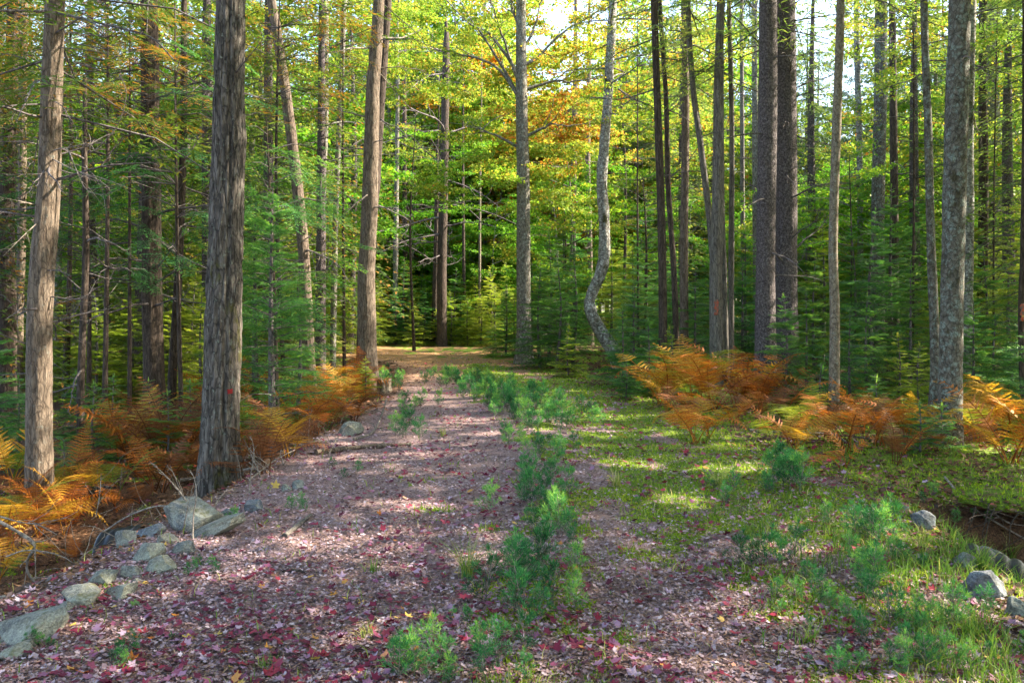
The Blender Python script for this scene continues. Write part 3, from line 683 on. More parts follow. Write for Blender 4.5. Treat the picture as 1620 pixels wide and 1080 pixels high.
used_canopy = [0]
def hero(name, label, cat, px_pts, width, Y=None, base=None, mat='cedar', H=15, rings=70, sides=20, trunk_kw=None, dead=None, crown=None, group='tall forest trunks', zbase=None, extra=None):
    """px_pts: (px,py) from the foot upwards; width: pixel widths foot..frame top"""
    bx, by = px_pts[0]
    if Y is None: X, Y, Z = hit(bx, by)
    else: X = (bx - 810) / F * Y; Z = hz(X, Y)
    loc = np.array([X, Y, Z - .08])
    pts = [np.array([0, 0, 0.])]
    for px, py in px_pts[1:]:
        p = world(px, py, Y) - loc; pts.append(p)
    # carry on upwards
    d = norm(pts[-1] - pts[-2]); d = norm(d + np.array([0, 0, 1.5]))
    k = (H - pts[-1][2]) / d[2]
    if k > 1: 
        pts.append(pts[-1] + d * k * .5); pts.append(pts[-1] + d * k * .5 + np.array([random.uniform(-.3, .3), random.uniform(-.3, .3), 0]))
    r = [w_ / F * Y / 2 for w_ in width]
    zz = [p[2] for p in pts]
    nvis = len(px_pts)
    rad = list(np.interp(np.linspace(0, 1, nvis), np.linspace(0, 1, len(r)), r))
    if len(pts) > nvis: rad += [rad[-1] * .62, .02]
    # depth wobble
    for i in range(1, len(pts)): pts[i] = pts[i] + np.array([0, random.uniform(-.05, .05), 0])
    t = thing(name, label, cat, tuple(loc), 0, group)
    kw = dict(sides=sides, rings=rings, seed=random.random() * 9); kw.update(trunk_kw or {})
    # ring spacing denser near the visible part comes from equal steps per control span
    me = trunk_mesh(name + '_trunk', pts, rad, mat, **kw)
    link('trunk', me, t)
    Pw = spline(pts, 60)
    if dead:
        n, zlo, zhi, llo, lhi, grey = dead
        for i in range(n):
            z = random.uniform(zlo, zhi)
            j = int(np.clip(np.searchsorted(Pw[:, 2], z), 1, 59)); c = Pw[j]
            o = link('branch', random.choice(DBG if grey else DB), t)
            az = random.uniform(0, 6.28); s = random.uniform(llo, lhi)
            o.location = c; o.rotation_euler = (random.uniform(-.5, .5), random.uniform(-.15, .35), az); o.scale = (s, s, max(s, .6))
    if crown:
        for (kind, z0, z1, rd, n, cm, coarse) in crown:
            rg = np.random.RandomState(int(abs(bx) * 7 + z0 * 10))
            K, T = crown_kites(kind, Pw + loc, z0 + loc[2], z1 + loc[2], rd, n, rg, coarse)
            o_ = K.cat()[0]
            K.cull(clear_of_shafts(o_, .95))
            c = K.cat(); K.a = [(c[0] - loc, *c[1:])]
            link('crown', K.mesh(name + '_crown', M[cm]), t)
            T.V = [v - loc for v in T.V]
            link('limbs', T.mesh(name + '_limbs', M['greytwig'] if kind != 'leaf' else M[mat]), t)
    if extra: extra(t, Pw, loc, Y)
    return t, loc, Pw

def blaze(px, py, wpx, hpx, mat='blaze', nm='blaze_mark'):
    def f(t, Pw, loc, Y):
        c = world(px, py, Y) - loc
        j = int(np.clip(np.searchsorted(Pw[:, 2], c[2]), 1, 59)); ax = Pw[j]
        W = wpx / F * Y; Hh = hpx / F * Y
        R = f.r / F * Y / 2 * 1.05 + .006
        cols = 7; rows = 9; V = []; 
        rg = random.Random(px)
        for i in range(rows):
            for k in range(cols):
                dx = (c[0] - ax[0]) + W * (k / (cols - 1) - .5) * (1 + .25 * math.sin(i * 2.1 + rg.random()))
                dx = max(-R * .95, min(R * .95, dx))
                z = c[2] + Hh * (i / (rows - 1) - .5) + rg.uniform(-.004, .004)
                V.append((ax[0] + dx, ax[1] - math.sqrt(R * R - dx * dx) - .004, z))
        Fq = [(i * cols + k, i * cols + k + 1, (i + 1) * cols + k + 1, (i + 1) * cols + k) for i in range(rows - 1) for k in range(cols - 1)]
        me = mk_mesh(nm, V, np.array(Fq), M[mat], smooth=True)
        o = link(nm, me, t)
        so_ = o.modifiers.new('thick', 'SOLIDIFY'); so_.thickness = .006; so_.offset = 0
        o['label'] = 'faded orange paint blaze on the bark' if nm == 'blaze_mark' else 'small red trail marker'
    f.r = 20
    return f

# ------------------------------------------------------------------ the trees of the picture
CED = dict(furrow=.010, fscale=7, zscale=1.6, flare=.45)
SLIM = dict(furrow=.004, fscale=6, zscale=1.0, flare=.3, lump=.05)
G1 = 'tall forest trunks'
hero('cedar_tree', 'pale smooth-barked cedar in dappled sun, trunk at far left', 'tree', [(62, 778), (64, 640), (68, 470), (75, 300), (82, 130), (90, -10)], [39, 37, 36, 33, 30, 28], Y=9.4, mat='cedar', H=13, rings=130, sides=44, trunk_kw=dict(furrow=.009, fscale=9, zscale=2.0, flare=.3),
     dead=(22, 1.2, 5.5, .4, 1.4, True), crown=[('fir', 4.6, 13, 2.6, 46, 'cedarleaf', False)])
hero('dark_cedar_tree', 'dark brown cedar with flared shaded foot, left of the thick furrowed trunk', 'tree', [(244, 672), (243, 600), (241, 450), (240, 300), (236, 100), (234, -10)], [38, 31, 30, 29, 26, 24], Y=14.2, mat='darkbark', H=15, rings=90, sides=32,
     trunk_kw=dict(furrow=.012, fscale=7, zscale=.7, flare=.35, seam=[(-1.0, .18, .16)]), dead=(40, 2.0, 8.0, .6, 2.2, True), crown=[('fir', 5.5, 15, 2.6, 46, 'cedarleaf', False)])
hero('slim_cedar_tree', 'slim leaning stem just right of the dark cedar', 'tree', [(270, 672), (276, 560), (286, 400), (291, 200), (292, -10)], [14, 13, 11, 9], Y=14.8, mat='darkbark', H=10, sides=12, trunk_kw=SLIM, dead=(12, 1.5, 7, .6, 1.6, True))
t4 = blaze(374, 616, 6, 7, 'marker', 'trail_marker'); t4.r = 62
hero('thick_trunk_tree', 'thickest trunk, grey deeply furrowed bark with a seam down its right side', 'tree', [(347, 768), (350, 700), (352, 560), (354, 380), (360, 200), (366, -10)], [60, 56, 54, 53, 49, 43], Y=7.75, mat='old', H=17, rings=240, sides=110,
     trunk_kw=dict(furrow=.014, fscale=11, zscale=2.8, flare=.28, lump=.05, seam=[(-1.15, .17, .10), (-2.5, .06, .15)]), crown=[('leaf', 7.5, 17, 3.4, 34, 'mapyellow', 2)], extra=t4, dead=(3, 3.6, 5.4, .4, .8, True))
hero('thin_dead_stem', 'thin dead stem between the pale cedar and the dark cedar', 'tree', [(128, 706), (129, 600), (133, 400), (134, 250), (136, 120)], [12, 11, 9, 6], Y=11.6, mat='darkbark', H=6, sides=10, trunk_kw=SLIM, dead=(14, 1., 4.5, .4, 1.5, True))
hero('shaded_cedar_tree', 'shaded pair-side cedar standing left behind the pale cedar', 'tree', [(8, 655), (10, 520), (12, 350), (16, 200), (20, -10)], [28, 24, 22, 18], Y=15.5, mat='darkbark', H=14, sides=20, trunk_kw=CED, dead=(18, 1.5, 8, .8, 2.2, True), crown=[('fir', 5.5, 14, 2.4, 34, 'cedarleaf', True)])
hero('shaded_cedar_tree', 'narrow brown cedar close behind the pale cedar', 'tree', [(30, 650), (30, 520), (32, 400), (36, 200), (38, -10)], [14, 13, 12, 10], Y=17, mat='cedar', H=14, sides=16, trunk_kw=CED, dead=(12, 1.5, 8, .6, 1.8, False))
hero('pale_stem_tree', 'pale grey stem seen just right behind the pale cedar', 'tree', [(90, 640), (92, 480), (95, 300), (97, -10)], [11, 10, 9], Y=20, mat='maplebark', H=14, sides=12, trunk_kw=SLIM)
hero('leaning_cedar_tree', 'leaning cedar with a sunlit red foot, left of the twin trunk', 'tree', [(491, 602), (487, 520), (480, 400), (468, 280), (452, 150), (438, 50), (429, -10)], [20, 19, 17, 16, 14], Y=17.5, mat='reddish', H=14, sides=20, trunk_kw=CED, dead=(10, 3, 8, .6, 1.8, False))
hero('grey_stem_tree', 'grey stem right of the leaning red-footed cedar', 'tree', [(507, 570), (507, 450), (508, 300), (512, 180), (514, -10)], [17, 16, 15, 14], Y=21, mat='maplebark', H=14, sides=16, trunk_kw=SLIM, dead=(8, 3, 9, .8, 2.0, True), crown=[('leaf', 5.5, 12, 2.6, 16, 'mapyellow', False)])
hero('grey_stem_tree', 'thinner grey stem standing second right of the leaning cedar', 'tree', [(526, 574), (528, 450), (533, 300), (540, 120), (545, -10)], [10, 9, 8], Y=22, mat='maplebark', H=13, sides=12, trunk_kw=SLIM, dead=(6, 3, 9, .6, 1.6, True))
hero('twin_trunk_tree', 'tall smooth twin-trunk cedar in sun at the left road edge', 'tree', [(582, 610), (580, 540), (580, 440), (585, 320), (590, 150), (600, -10)], [36, 29, 27, 25, 21, 17], Y=17.0, mat='cedar', H=16, rings=110, sides=32,
     trunk_kw=dict(furrow=.012, fscale=7, zscale=1.4, flare=.45, seam=[(-2.2, .12, .14)]), dead=(9, 3.5, 9, .8, 2.0, False), crown=[('fir', 7.5, 16, 2.4, 34, 'cedarleaf', True)])
hero('twin_trunk_tree', 'darker second stem close behind the twin-trunk cedar', 'tree', [(572, 590), (578, 440), (592, 300), (602, 150), (613, -10)], [20, 18, 16, 14], Y=18.0, mat='darkbark', H=16, sides=20, trunk_kw=CED, dead=(8, 3, 9, .8, 2.0, True))
hero('double_pine_tree', 'shaggy old pine with spreading dead limbs beyond the bend', 'tree', [(699, 548), (699, 420), (702, 300), (704, 180), (706, 80)], [16, 15, 13, 11], Y=35.5, mat='darkbark', H=15, sides=20, trunk_kw=CED, dead=(34, 3.0, 13.5, 1.4, 4.2, True))
hero('double_pine_tree', 'dark stem touching the left side of the shaggy old pine', 'tree', [(687, 548), (689, 440), (691, 340)], [11, 9, 8], Y=36.5, mat='darkbark', H=11, sides=14, trunk_kw=CED, dead=(12, 3.0, 9, 1., 2.6, True))
def maple_forks(t, Pw, loc, Y):
    T = Tubes()
    for pts in [[(826, 175), (803, 120), (772, 70), (745, 30), (722, -10)], [(826, 150), (808, 95), (790, 45), (775, -10)], [(832, 118), (852, 90), (880, 60), (912, 38), (935, 25)], [(826, 165), (790, 110), (745, 90), (690, 80)],
                [(831, 90), (845, 45), (860, -10)], [(826, 240), (800, 222), (775, 210), (748, 205)], [(833, 235), (855, 205), (875, 198), (905, 200)], [(832, 160), (870, 130), (905, 128), (960, 120)], [(828, 60), (812, 20), (806, -10)], [(828, 130), (780, 60), (740, 35), (700, -5)]]:
        dy = random.uniform(-1.2, .6)
        P = [world(px, py, Y + dy * i / len(pts)) - loc for i, (px, py) in enumerate(pts)]
        P[0] = Pw[int(np.clip(np.searchsorted(Pw[:, 2], P[0][2]), 1, 59))]
        P = spline(P, 14); P = P + RS.normal(0, .03, P.shape) * np.linspace(0, 1, 14)[:, None]
        T.add(P, np.linspace(.055, .014, 14), 7)
        for q in range(5):
            k = RS.randint(4, 13); T.add(wander(P[k], norm(P[k] - P[k - 1]) + RS.normal(0, .5, 3), RS.uniform(.6, 1.5), 5, RS, .4, -.1), np.linspace(.018, .004, 6), 4)
    link('limbs', T.mesh('maple_limbs', M['maplebark']), t)
    # flat layers of leaves, where the photograph has them
    K = Kites(); 
    clumps = [(880, 190, 70, 30, .30), (905, 215, 60, 22, .42), (850, 175, 40, 20, .25), (930, 240, 60, 20, .05), (770, 245, 50, 16, -.1), (740, 280, 50, 20, -.15), (900, 40, 90, 40, .12), (960, 75, 60, 30, .15), (860, 85, 50, 25, .1), (780, 30, 60, 25, .0), (720, 40, 70, 30, .02),
              (690, 95, 60, 14, .05), (820, -20, 120, 30, .1), (760, 190, 50, 14, -.1), (700, 300, 60, 16, -.1), (880, 260, 60, 18, .0), (950, 150, 60, 25, .05), (740, 130, 60, 18, 0.), (910, 110, 70, 20, .1), (660, 20, 60, 25, .0), (1000, 20, 60, 30, .1), (660, 140, 50, 20, 0), (1000, 110, 60, 30, .1), (880, 310, 50, 15, -.1)]
    for (px, py, wx, wy, dr) in clumps:
        for q in range(int(wx / 6.2)):
            c = world(px + RS.normal(0, wx * .5), py + RS.normal(0, wy * .5), Y + RS.uniform(-.4, 3.2)) - loc
            K.put(LB[RS.randint(5)], rotM(RS.uniform(0, 6.28), RS.normal(-.05, .15), RS.normal(0, .15)), c, RS.uniform(.5, .85), dr + RS.normal(0, .07), 1.25)
    link('crown', K.mesh('maple_crown', M['mapyellow']), t)
hero('forked_maple_tree', 'straight grey maple forking into yellow leaves, right of the sunny road patch', 'tree', [(829, 573), (829, 520), (828, 400), (828, 300), (825, 150), (824, -10)], [27, 23, 22, 21, 18, 15], Y=23.6, mat='maplebark', H=15, rings=90, sides=24,
     trunk_kw=dict(furrow=.003, fscale=5, zscale=1.2, flare=.5), crown=[], extra=maple_forks)
hero('crooked_birch_tree', 'lichen-spotted stem with a hooked foot in the middle woods', 'tree', [(984, 584), (976, 562), (964, 545), (949, 522), (936, 498), (933, 478), (940, 456), (950, 432), (956, 400), (956, 350), (952, 290), (957, 220), (963, 130), (970, -10)], [27, 24, 22, 20, 18, 19, 18, 17, 16, 14, 13], Y=21, mat='birch', H=15, rings=150, sides=24,
     trunk_kw=dict(furrow=.014, fscale=4, zscale=3, flare=.15, lump=.16), dead=(14, 3.5, 10, .5, 2.2, True), crown=[('leaf', 6.5, 12.5, 2.6, 18, 'mapyellow', False)])
for (nm, lab, pp, wd, Y, mat, dd) in [
    ('slim_brown_tree', 'first slim brown stem left of the orange fern clump', [(1049, 546), (1047, 400), (1041, 200), (1034, -10)], [14, 13, 12, 11], 16.3, 'darkbark', (6, 4, 8, .5, 1.6, True)),
    ('slim_brown_tree', 'thin bowed stem second behind the orange fern clump', [(1072, 546), (1066, 440), (1058, 300), (1053, 150), (1043, -10)], [10, 9, 8, 7], 17.6, 'darkbark', (5, 4, 8, .5, 1.4, True)),
    ('slim_red_foot_tree', 'slim straight stem with a reddish foot behind the tall yellow fern', [(1083, 530), (1082, 400), (1085, 200), (1085, -10)], [15, 13, 12, 11], 18.5, 'reddish', (6, 4, 9, .5, 1.6, True)),
    ('slim_grey_tree', 'slanting thin grey stem left of the blazed trunk', [(1136, 540), (1128, 400), (1110, 250), (1096, 130), (1088, -10)], [10, 10, 9, 8], 16.8, 'silver', (6, 4, 8, .5, 1.5, True)),
    ('slim_grey_tree', 'thin grey stem touching the right side of the blazed trunk', [(1157, 545), (1156, 400), (1157, 200), (1153, -10)], [9, 9, 8, 7], 17.2, 'silver', (7, 4, 9, .5, 1.5, True)),
    ('slim_grey_tree', 'slim grey stem between the blazed trunk and its right neighbour', [(1148, 545), (1146, 440), (1143, 330)], [13, 11, 7], 16.9, 'silver', None),
    ('slim_far_tree', 'slender far stem just left of the paired spruce trunks', [(1197, 520), (1195, 300), (1194, -10)], [10, 9, 9], 27, 'maplebark', (10, 4, 13, .5, 1.6, True)),
    ('slim_far_tree', 'thin grey far stem between the blazed trunk and the paired spruces', [(1177, 520), (1175, 300), (1173, -10)], [8, 7, 6], 30, 'silver', (8, 4, 14, .5, 1.6, True)),
    ('tan_stem_tree', 'slim tan stem standing alone in sun right of the paired spruces', [(1319, 604), (1320, 500), (1320, 380), (1324, 200), (1329, -10)], [17, 15, 14, 14, 13], 12.4, 'tan', (4, 3.5, 6, .3, .9, False)),
    ('far_spotted_tree', 'thin spotted far stem right of the slim tan stem', [(1361, 500), (1360, 300), (1356, 100), (1354, -10)], [9, 9, 9, 8], 26, 'birch', (10, 4, 12, .5, 1.8, True)),
    ('lichen_far_tree', 'broad lichen-grey trunk behind and right of the slim tan stem', [(1389, 520), (1389, 350), (1392, 150), (1393, -10)], [21, 20, 19, 18], 23, 'lichen', (10, 4, 11, .6, 1.8, True)),
    ('broken_bark_tree', 'dark far stem with a pale torn strip near its top', [(1416, 520), (1416, 350), (1412, 150), (1411, -10)], [13, 12, 11, 10], 22, 'darkbark', (12, 3, 10, .5, 1.8, True)),
    ('slim_lichen_tree', 'slim lichen-grey stem just left of the large lichen-grey trunk', [(1478, 640), (1479, 560), (1474, 400), (1468, 200), (1463, -10)], [17, 15, 13, 12, 11], 12.0, 'lichen', (5, 3, 6, .3, 1., True)),
    ('sunlit_behind_tree', 'sunlit trunk half hidden behind the large lichen-grey trunk', [(1527, 560), (1532, 400), (1535, 200), (1537, -10)], [14, 14, 14, 13], 16, 'birch', (6, 3, 8, .5, 1.6, False)),
    ('brown_far_tree', 'brown stem right of the large lichen-grey trunk', [(1553, 540), (1555, 300), (1555, 120), (1554, -10)], [15, 14, 12, 11], 20, 'darkbark', (16, 2, 9, .5, 2.0, True)),
    ('pale_far_tree', 'pale broad far trunk low behind the right ferns', [(1583, 520), (1580, 400), (1573, 250), (1568, 100), (1566, -10)], [32, 29, 22, 18, 15], 25, 'birch', (18, 2, 10, .8, 2.4, True)),
    ('far_grey_tree', 'thin far grey stem beyond the bend, left of the shaggy old pine', [(625, 535), (626, 400), (628, 250), (629, 120)], [8, 8, 7, 6], 38, 'maplebark', (10, 5, 16, .8, 2.2, True)),
    ('far_grey_tree', 'second thin far stem beyond the bend, left of the shaggy old pine', [(643, 535), (641, 400), (640, 250), (640, 150)], [9, 8, 7, 6], 40.5, 'darkbark', (10, 5, 16, .8, 2.2, True)),
    ('yellow_sapling_tree', 'very thin pale sapling stem above the sunny road patch', [(759, 500), (759, 400), (760, 250), (762, 150)], [4, 4, 3, 2], 37, 'tan', None),
    ('brown_cedar_tree', 'mid-distance brown stem left of the hooked grey stem', [(905, 520), (906, 400), (908, 250), (910, 120)], [11, 10, 9, 8], 32, 'cedar', (10, 4, 13, .8, 2.2, False)),
    ('brown_cedar_tree', 'mid-distance brown stem behind the forked maple leaves', [(935, 510), (933, 380), (930, 250), (932, 100)], [9, 8, 8, 7], 36, 'cedar', (10, 4, 13, .8, 2.2, False)),
]:
    hero(nm, lab, 'tree', pp, wd, Y=Y, mat=mat, H=14 if Y < 30 else 18, sides=14, rings=60, trunk_kw=SLIM if mat not in ('silver',) else dict(furrow=.006, fscale=4, zscale=.5, flare=.25, lump=.08), dead=dd,
         crown=[('fir', 6.5, 13, 1.7, 16, 'spruceneedle', False)] if Y < 18 else None)
b17 = blaze(1131, 486, 6, 24); b17.r = 22
hero('blazed_trunk_tree', 'pale grey trunk with an orange paint blaze near its foot', 'tree', [(1135, 545), (1133, 440), (1136, 300), (1138, 120), (1141, -10)], [24, 20, 18, 15, 11], Y=16.4, mat='silver', H=13, rings=80, sides=24,
     trunk_kw=dict(furrow=.010, fscale=5, zscale=.5, flare=.3, lump=.06, seam=[(-1.3, .12, .12)]), extra=b17)
b30 = blaze(1618, 494, 8, 28); b30.r = 9
hero('edge_stem_tree', 'thin stem with an orange blaze at the right picture edge', 'tree', [(1619, 610), (1618, 500), (1617, 400), (1620, 200), (1622, -10)], [9, 9, 8, 7], Y=12.5, mat='darkbark', H=9, sides=12, trunk_kw=SLIM, extra=b30, dead=(6, 1.5, 5, .4, 1.2, True))
SPR = dict(furrow=.004, fscale=12, zscale=5, flare=.25, scaly=.006)
hero('spruce_tree', 'left of the paired dark spruce trunks, scaly purple-grey bark', 'tree', [(1211, 560), (1212, 440), (1213, 200), (1214, -10)], [36, 29, 29, 27], Y=15.2, mat='spruce', H=17, rings=200, sides=48, trunk_kw=SPR, dead=(14, 2.2, 8, .5, 1.5, True), crown=[('fir', 7.0, 17, 3.0, 44, 'spruceneedle', False)])
hero('spruce_tree', 'right of the paired dark spruce trunks, broader with many dead twigs', 'tree', [(1244, 555), (1245, 440), (1244, 200), (1243, -10)], [40, 33, 32, 30], Y=16.6, mat='spruce', H=17, rings=200, sides=48, trunk_kw=SPR, dead=(34, 2.2, 8.4, .6, 1.9, True), crown=[('fir', 7.5, 17, 3.0, 44, 'spruceneedle', False)])
hero('large_lichen_tree', 'large lichen-grey trunk at right standing before the golden ferns', 'tree', [(1500, 696), (1503, 620), (1506, 450), (1508, 300), (1512, 120), (1515, -10)], [36, 34, 33, 33, 32, 30], Y=10.3, mat='lichen', H=15, rings=120, sides=36,
     trunk_kw=dict(furrow=.008, fscale=7, zscale=5, flare=.45, lump=.07), dead=(5, 3.2, 5.4, .3, .8, True), crown=[('leaf', 7.6, 15, 3.0, 28, 'mapyellow', 2)])

# live boughs reaching into the picture: drooping sprays on the left-hand cedars
def boughs(label, spots, matn, kind='fir', name='hanging_bough_tree', Y0=None, trunkpx=None, group='small trees reaching across the gaps'):
    px, by, Y, wpx = trunkpx
    X = (px - 810) / F * Y; Z = hz(X, Y); loc = np.array([X, Y, Z - .05])
    t = thing(name, label, 'tree', tuple(loc), 0, group)
    topz = max(world(0, s[1], Y)[2] for s in spots) + .6 - Z
    P = spline([(0, 0, 0), (RS.normal(0, .08), 0, topz * .5), (RS.normal(0, .15), 0, topz)], 40)
    link('trunk', trunk_mesh(name + '_stem', [P[0], P[20], P[-1]], [wpx / F * Y / 2, wpx / F * Y / 3, .01], 'darkbark', sides=10, rings=30, furrow=.002, fscale=5), t)
    K = Kites(); T = Tubes()
    for (bx_, by_, n, sz, dr) in spots:
        for q in range(n):
            c = world(bx_ + RS.normal(0, 26), by_ + RS.normal(0, 20), Y + RS.uniform(-1.0, 1.0)) - loc
            zz = np.clip(c[2] - RS.uniform(0, .4), .3, topz - .1); root = P[int(np.clip(np.searchsorted(P[:, 2], zz), 1, 39))]
            d = c - root; l = np.linalg.norm(d[:2]) + .3
            az = math.atan2(d[1], d[0])
            T.add([root, (root + c) / 2 + (0, 0, .06 * l), c], [.009, .007, .004], 4)
            if kind == 'fir': K.put(FB[RS.randint(4)], rotM(az + RS.normal(0, .25), RS.normal(-.2, .12), RS.normal(0, .2)), c, sz * RS.uniform(.7, 1.2), dr + RS.normal(0, .08), .95)
            else: K.put(LB[RS.randint(5)], rotM(az + RS.normal(0, .4), RS.normal(0, .12), RS.normal(0, .12)), c, sz * RS.uniform(.45, .75), dr + RS.normal(0, .08), 1.0)
    link('crown', K.mesh(name + '_crown', M[matn]), t)
    link('limbs', T.mesh(name + '_limbs', M['greytwig']), t)
boughs('young cedar with flecked orange sprays left of the dark cedar', [(110, 60, 8, .8, .1), (150, 130, 8, .8, .25), (200, 90, 7, .7, .2), (60, 180, 7, .7, .0), (180, 190, 7, .7, .15), (150, 30, 6, .8, .3), (250, 20, 6, .8, .2), (20, 80, 8, .8, .1), (20, 230, 5, .7, -.1)], 'cedarleaf', trunkpx=(165, 700, 13, 9))
boughs('dark drooping hemlock between the dark cedar and the thick trunk', [(290, 150, 8, .7, -.1), (280, 250, 10, .7, -.2), (300, 330, 8, .7, -.2), (240, 240, 7, .6, -.2), (200, 300, 7, .7, -.25), (310, 60, 8, .7, .0), (260, 400, 5, .6, -.2), (170, 250, 7, .6, -.1)], 'fir', trunkpx=(288, 690, 12.8, 8))
boughs('dark shadowy hemlock right behind the pale cedar', [(120, 330, 9, .8, -.2), (160, 380, 8, .8, -.25), (110, 420, 7, .8, -.25), (190, 430, 7, .7, -.25), (150, 270, 8, .8, -.2), (220, 350, 6, .7, -.25), (60, 300, 7, .8, -.2), (30, 380, 7, .8, -.2)], 'fir', trunkpx=(140, 690, 14.5, 8))
boughs('dark hemlock filling the gap left of the leaning cedar', [(420, 260, 9, .8, -.2), (455, 330, 9, .8, -.25), (430, 400, 9, .8, -.25), (470, 240, 7, .7, -.15), (410, 330, 8, .7, -.25), (450, 470, 9, .8, -.25), (400, 500, 6, .7, -.2), (480, 420, 6, .7, -.2)], 'fir', trunkpx=(440, 660, 13, 7))
boughs('dead-looking brown flecked hemlock in the upper left', [(60, 120, 8, .8, .2), (130, 190, 8, .8, .1), (190, 60, 8, .8, .3), (270, 120, 7, .7, .2), (300, 200, 6, .7, .1), (20, 180, 6, .8, .1), (220, 160, 7, .7, .2)], 'cedarleaf', trunkpx=(205, 690, 13.5, 7))
boughs('tall yellowing maple far behind the forked maple, left side', [(700, 90, 7, 1.6, .1), (760, 160, 7, 1.6, .1), (650, 190, 7, 1.6, .0), (690, 230, 6, 1.5, .0), (740, 60, 7, 1.6, .1), (620, 130, 6, 1.6, .1), (720, 140, 6, 1.5, .1)], 'mapyellow', 'leaf', 'maple_tree', trunkpx=(735, 560, 38, 6))
boughs('tall yellowing maple far behind the hooked stem', [(880, 170, 7, 1.5, .1), (1000, 160, 7, 1.5, .1), (1060, 110, 7, 1.5, .1), (1020, 230, 7, 1.5, .0), (920, 80, 7, 1.5, .1), (1100, 190, 6, 1.5, .1), (900, 230, 6, 1.5, .0), (1000, 60, 6, 1.5, .1)], 'mapyellow', 'leaf', 'maple_tree', trunkpx=(985, 560, 33, 6))
boughs('bright green small cedar just right above the thick trunk', [(415, 60, 10, .7, .3), (440, 120, 8, .7, .2), (470, 60, 8, .7, .3), (420, 190, 7, .6, .0), (480, 150, 8, .7, .25), (500, 20, 8, .8, .35), (540, 80, 6, .7, .25)], 'cedarleaf', trunkpx=(452, 640, 15, 8))
boughs('flecked cedar behind the upper left picture corner', [(20, 20, 10, .9, .15), (70, 60, 8, .9, .2), (10, 140, 8, .9, .1), (110, 10, 8, .9, .3), (180, 20, 8, .9, .3), (300, 20, 8, .9, .3)], 'cedarleaf', trunkpx=(105, 640, 17, 9))
boughs('yellow-green maple sapling over the leaning cedar', [(560, 90, 6, .9, .1), (500, 110, 6, .9, .2), (560, 30, 6, .9, .2), (620, 100, 5, .9, .1), (480, 30, 6, .9, .3), (640, 40, 6, .9, .1)], 'mapyellow', 'leaf', 'maple_sapling', trunkpx=(545, 600, 20, 6))
boughs('bright green maple sapling left of the shaggy old pine', [(640, 330, 5, 1.2, 0), (600, 360, 5, 1.2, .1), (650, 250, 6, 1.3, .15), (700, 240, 6, 1.3, .1), (740, 330, 5, 1.3, .1), (620, 200, 5, 1.3, .1)], 'mapgreen', 'leaf', 'maple_sapling', trunkpx=(655, 560, 31, 5))
boughs('bright green maple thicket between forked maple and hooked stem', [(880, 330, 6, 1.2, 0), (900, 380, 6, 1.2, 0), (860, 400, 5, 1.2, -.1), (920, 290, 6, 1.3, .1), (870, 290, 5, 1.2, .15), (850, 350, 5, 1.2, 0)], 'mapgreen', 'leaf', 'maple_sapling', trunkpx=(890, 560, 28, 5))
boughs('bright green maple thicket right of the hooked stem', [(1000, 330, 6, 1.0, 0), (1010, 400, 6, 1.0, -.1), (990, 280, 6, 1.1, .1), (1030, 360, 5, 1.0, 0), (1100, 330, 6, 1.0, 0), (1110, 400, 6, 1.0, -.1), (1060, 300, 5, 1.0, .2)], 'mapgreen', 'leaf', 'maple_sapling', trunkpx=(1018, 560, 24, 5))
boughs('green maple sapling behind the slim tan stem', [(1290, 300, 5, .9, .0), (1345, 280, 5, .9, .1), (1300, 370, 5, .8, -.1), (1350, 350, 5, .8, 0), (1270, 340, 4, .8, 0)], 'mapgreen', 'leaf', 'maple_sapling', trunkpx=(1342, 560, 20, 4))
boughs('lime-yellow maple sapling between the dark far stem and slim lichen stem', [(1440, 60, 6, .9, .0), (1440, 140, 6, .8, -.1), (1400, 160, 4, .8, -.1), (1430, 20, 6, .9, .0), (1390, 20, 5, .9, .1), (1470, 110, 4, .8, 0)], 'mapyellow', 'leaf', 'maple_sapling', trunkpx=(1443, 560, 18, 5))
boughs('lime-yellow maple sapling at the upper right picture edge', [(1560, 80, 5, .9, .0), (1590, 50, 5, .9, 0), (1560, 330, 5, .7, 0), (1610, 120, 5, .9, 0)], 'mapyellow', 'leaf', 'maple_sapling', trunkpx=(1572, 560, 17, 4))
boughs('orange-tinted maple sapling right of the hooked stem top', [(1010, 100, 6, .9, .25), (1040, 200, 3, .8, .2), (990, 50, 5, .9, .3), (1060, 60, 5, .9, .2), (1110, 90, 5, .9, .1), (990, 170, 4, .8, .2)], 'mapyellow', 'leaf', 'maple_sapling', trunkpx=(1010, 560, 21, 4))

# curling pale dead branches on the pale cedar
def curl(label, pts, Y, r, name='fallen_branch', mat='deadtwig', cat='branch', twigs=3, grp=None, onground=False, dY=None):
    P = []
    for i, q in enumerate(pts):
        if onground:
            x, y, z = hit(*q); P.append(np.array([x, y, z + r * .7 + (q[2] if len(q) > 2 else 0)])) if len(q) == 2 else None
        else: P.append(world(q[0], q[1], Y + (dY[i] if dY else 0)))
    P = spline(P, 18)
    c0 = P[0].copy(); P = P - c0
    T = Tubes(); T.add(P, np.linspace(r, r * .45, 18) * (1 + .15 * RS.normal(0, 1, 18)), 8)
    for q in range(twigs):
        k = RS.randint(4, 16); T.add(wander(P[k], norm(P[k] - P[k - 1]) + RS.normal(0, .6, 3) + np.array([0, 0, .25]), RS.uniform(.1, .3) * (1 + Y / 10 if Y else 1), 5, RS, .5, .0), np.linspace(r * .4, r * .15, 6), 5)
    o = link(name, T.mesh(name, M[mat]), None, label=label, category=cat)
    o.location = tuple(c0)
    if grp: o['group'] = grp
    return o
pc = [o for o in COL.objects if o.name == 'cedar_tree'][0]
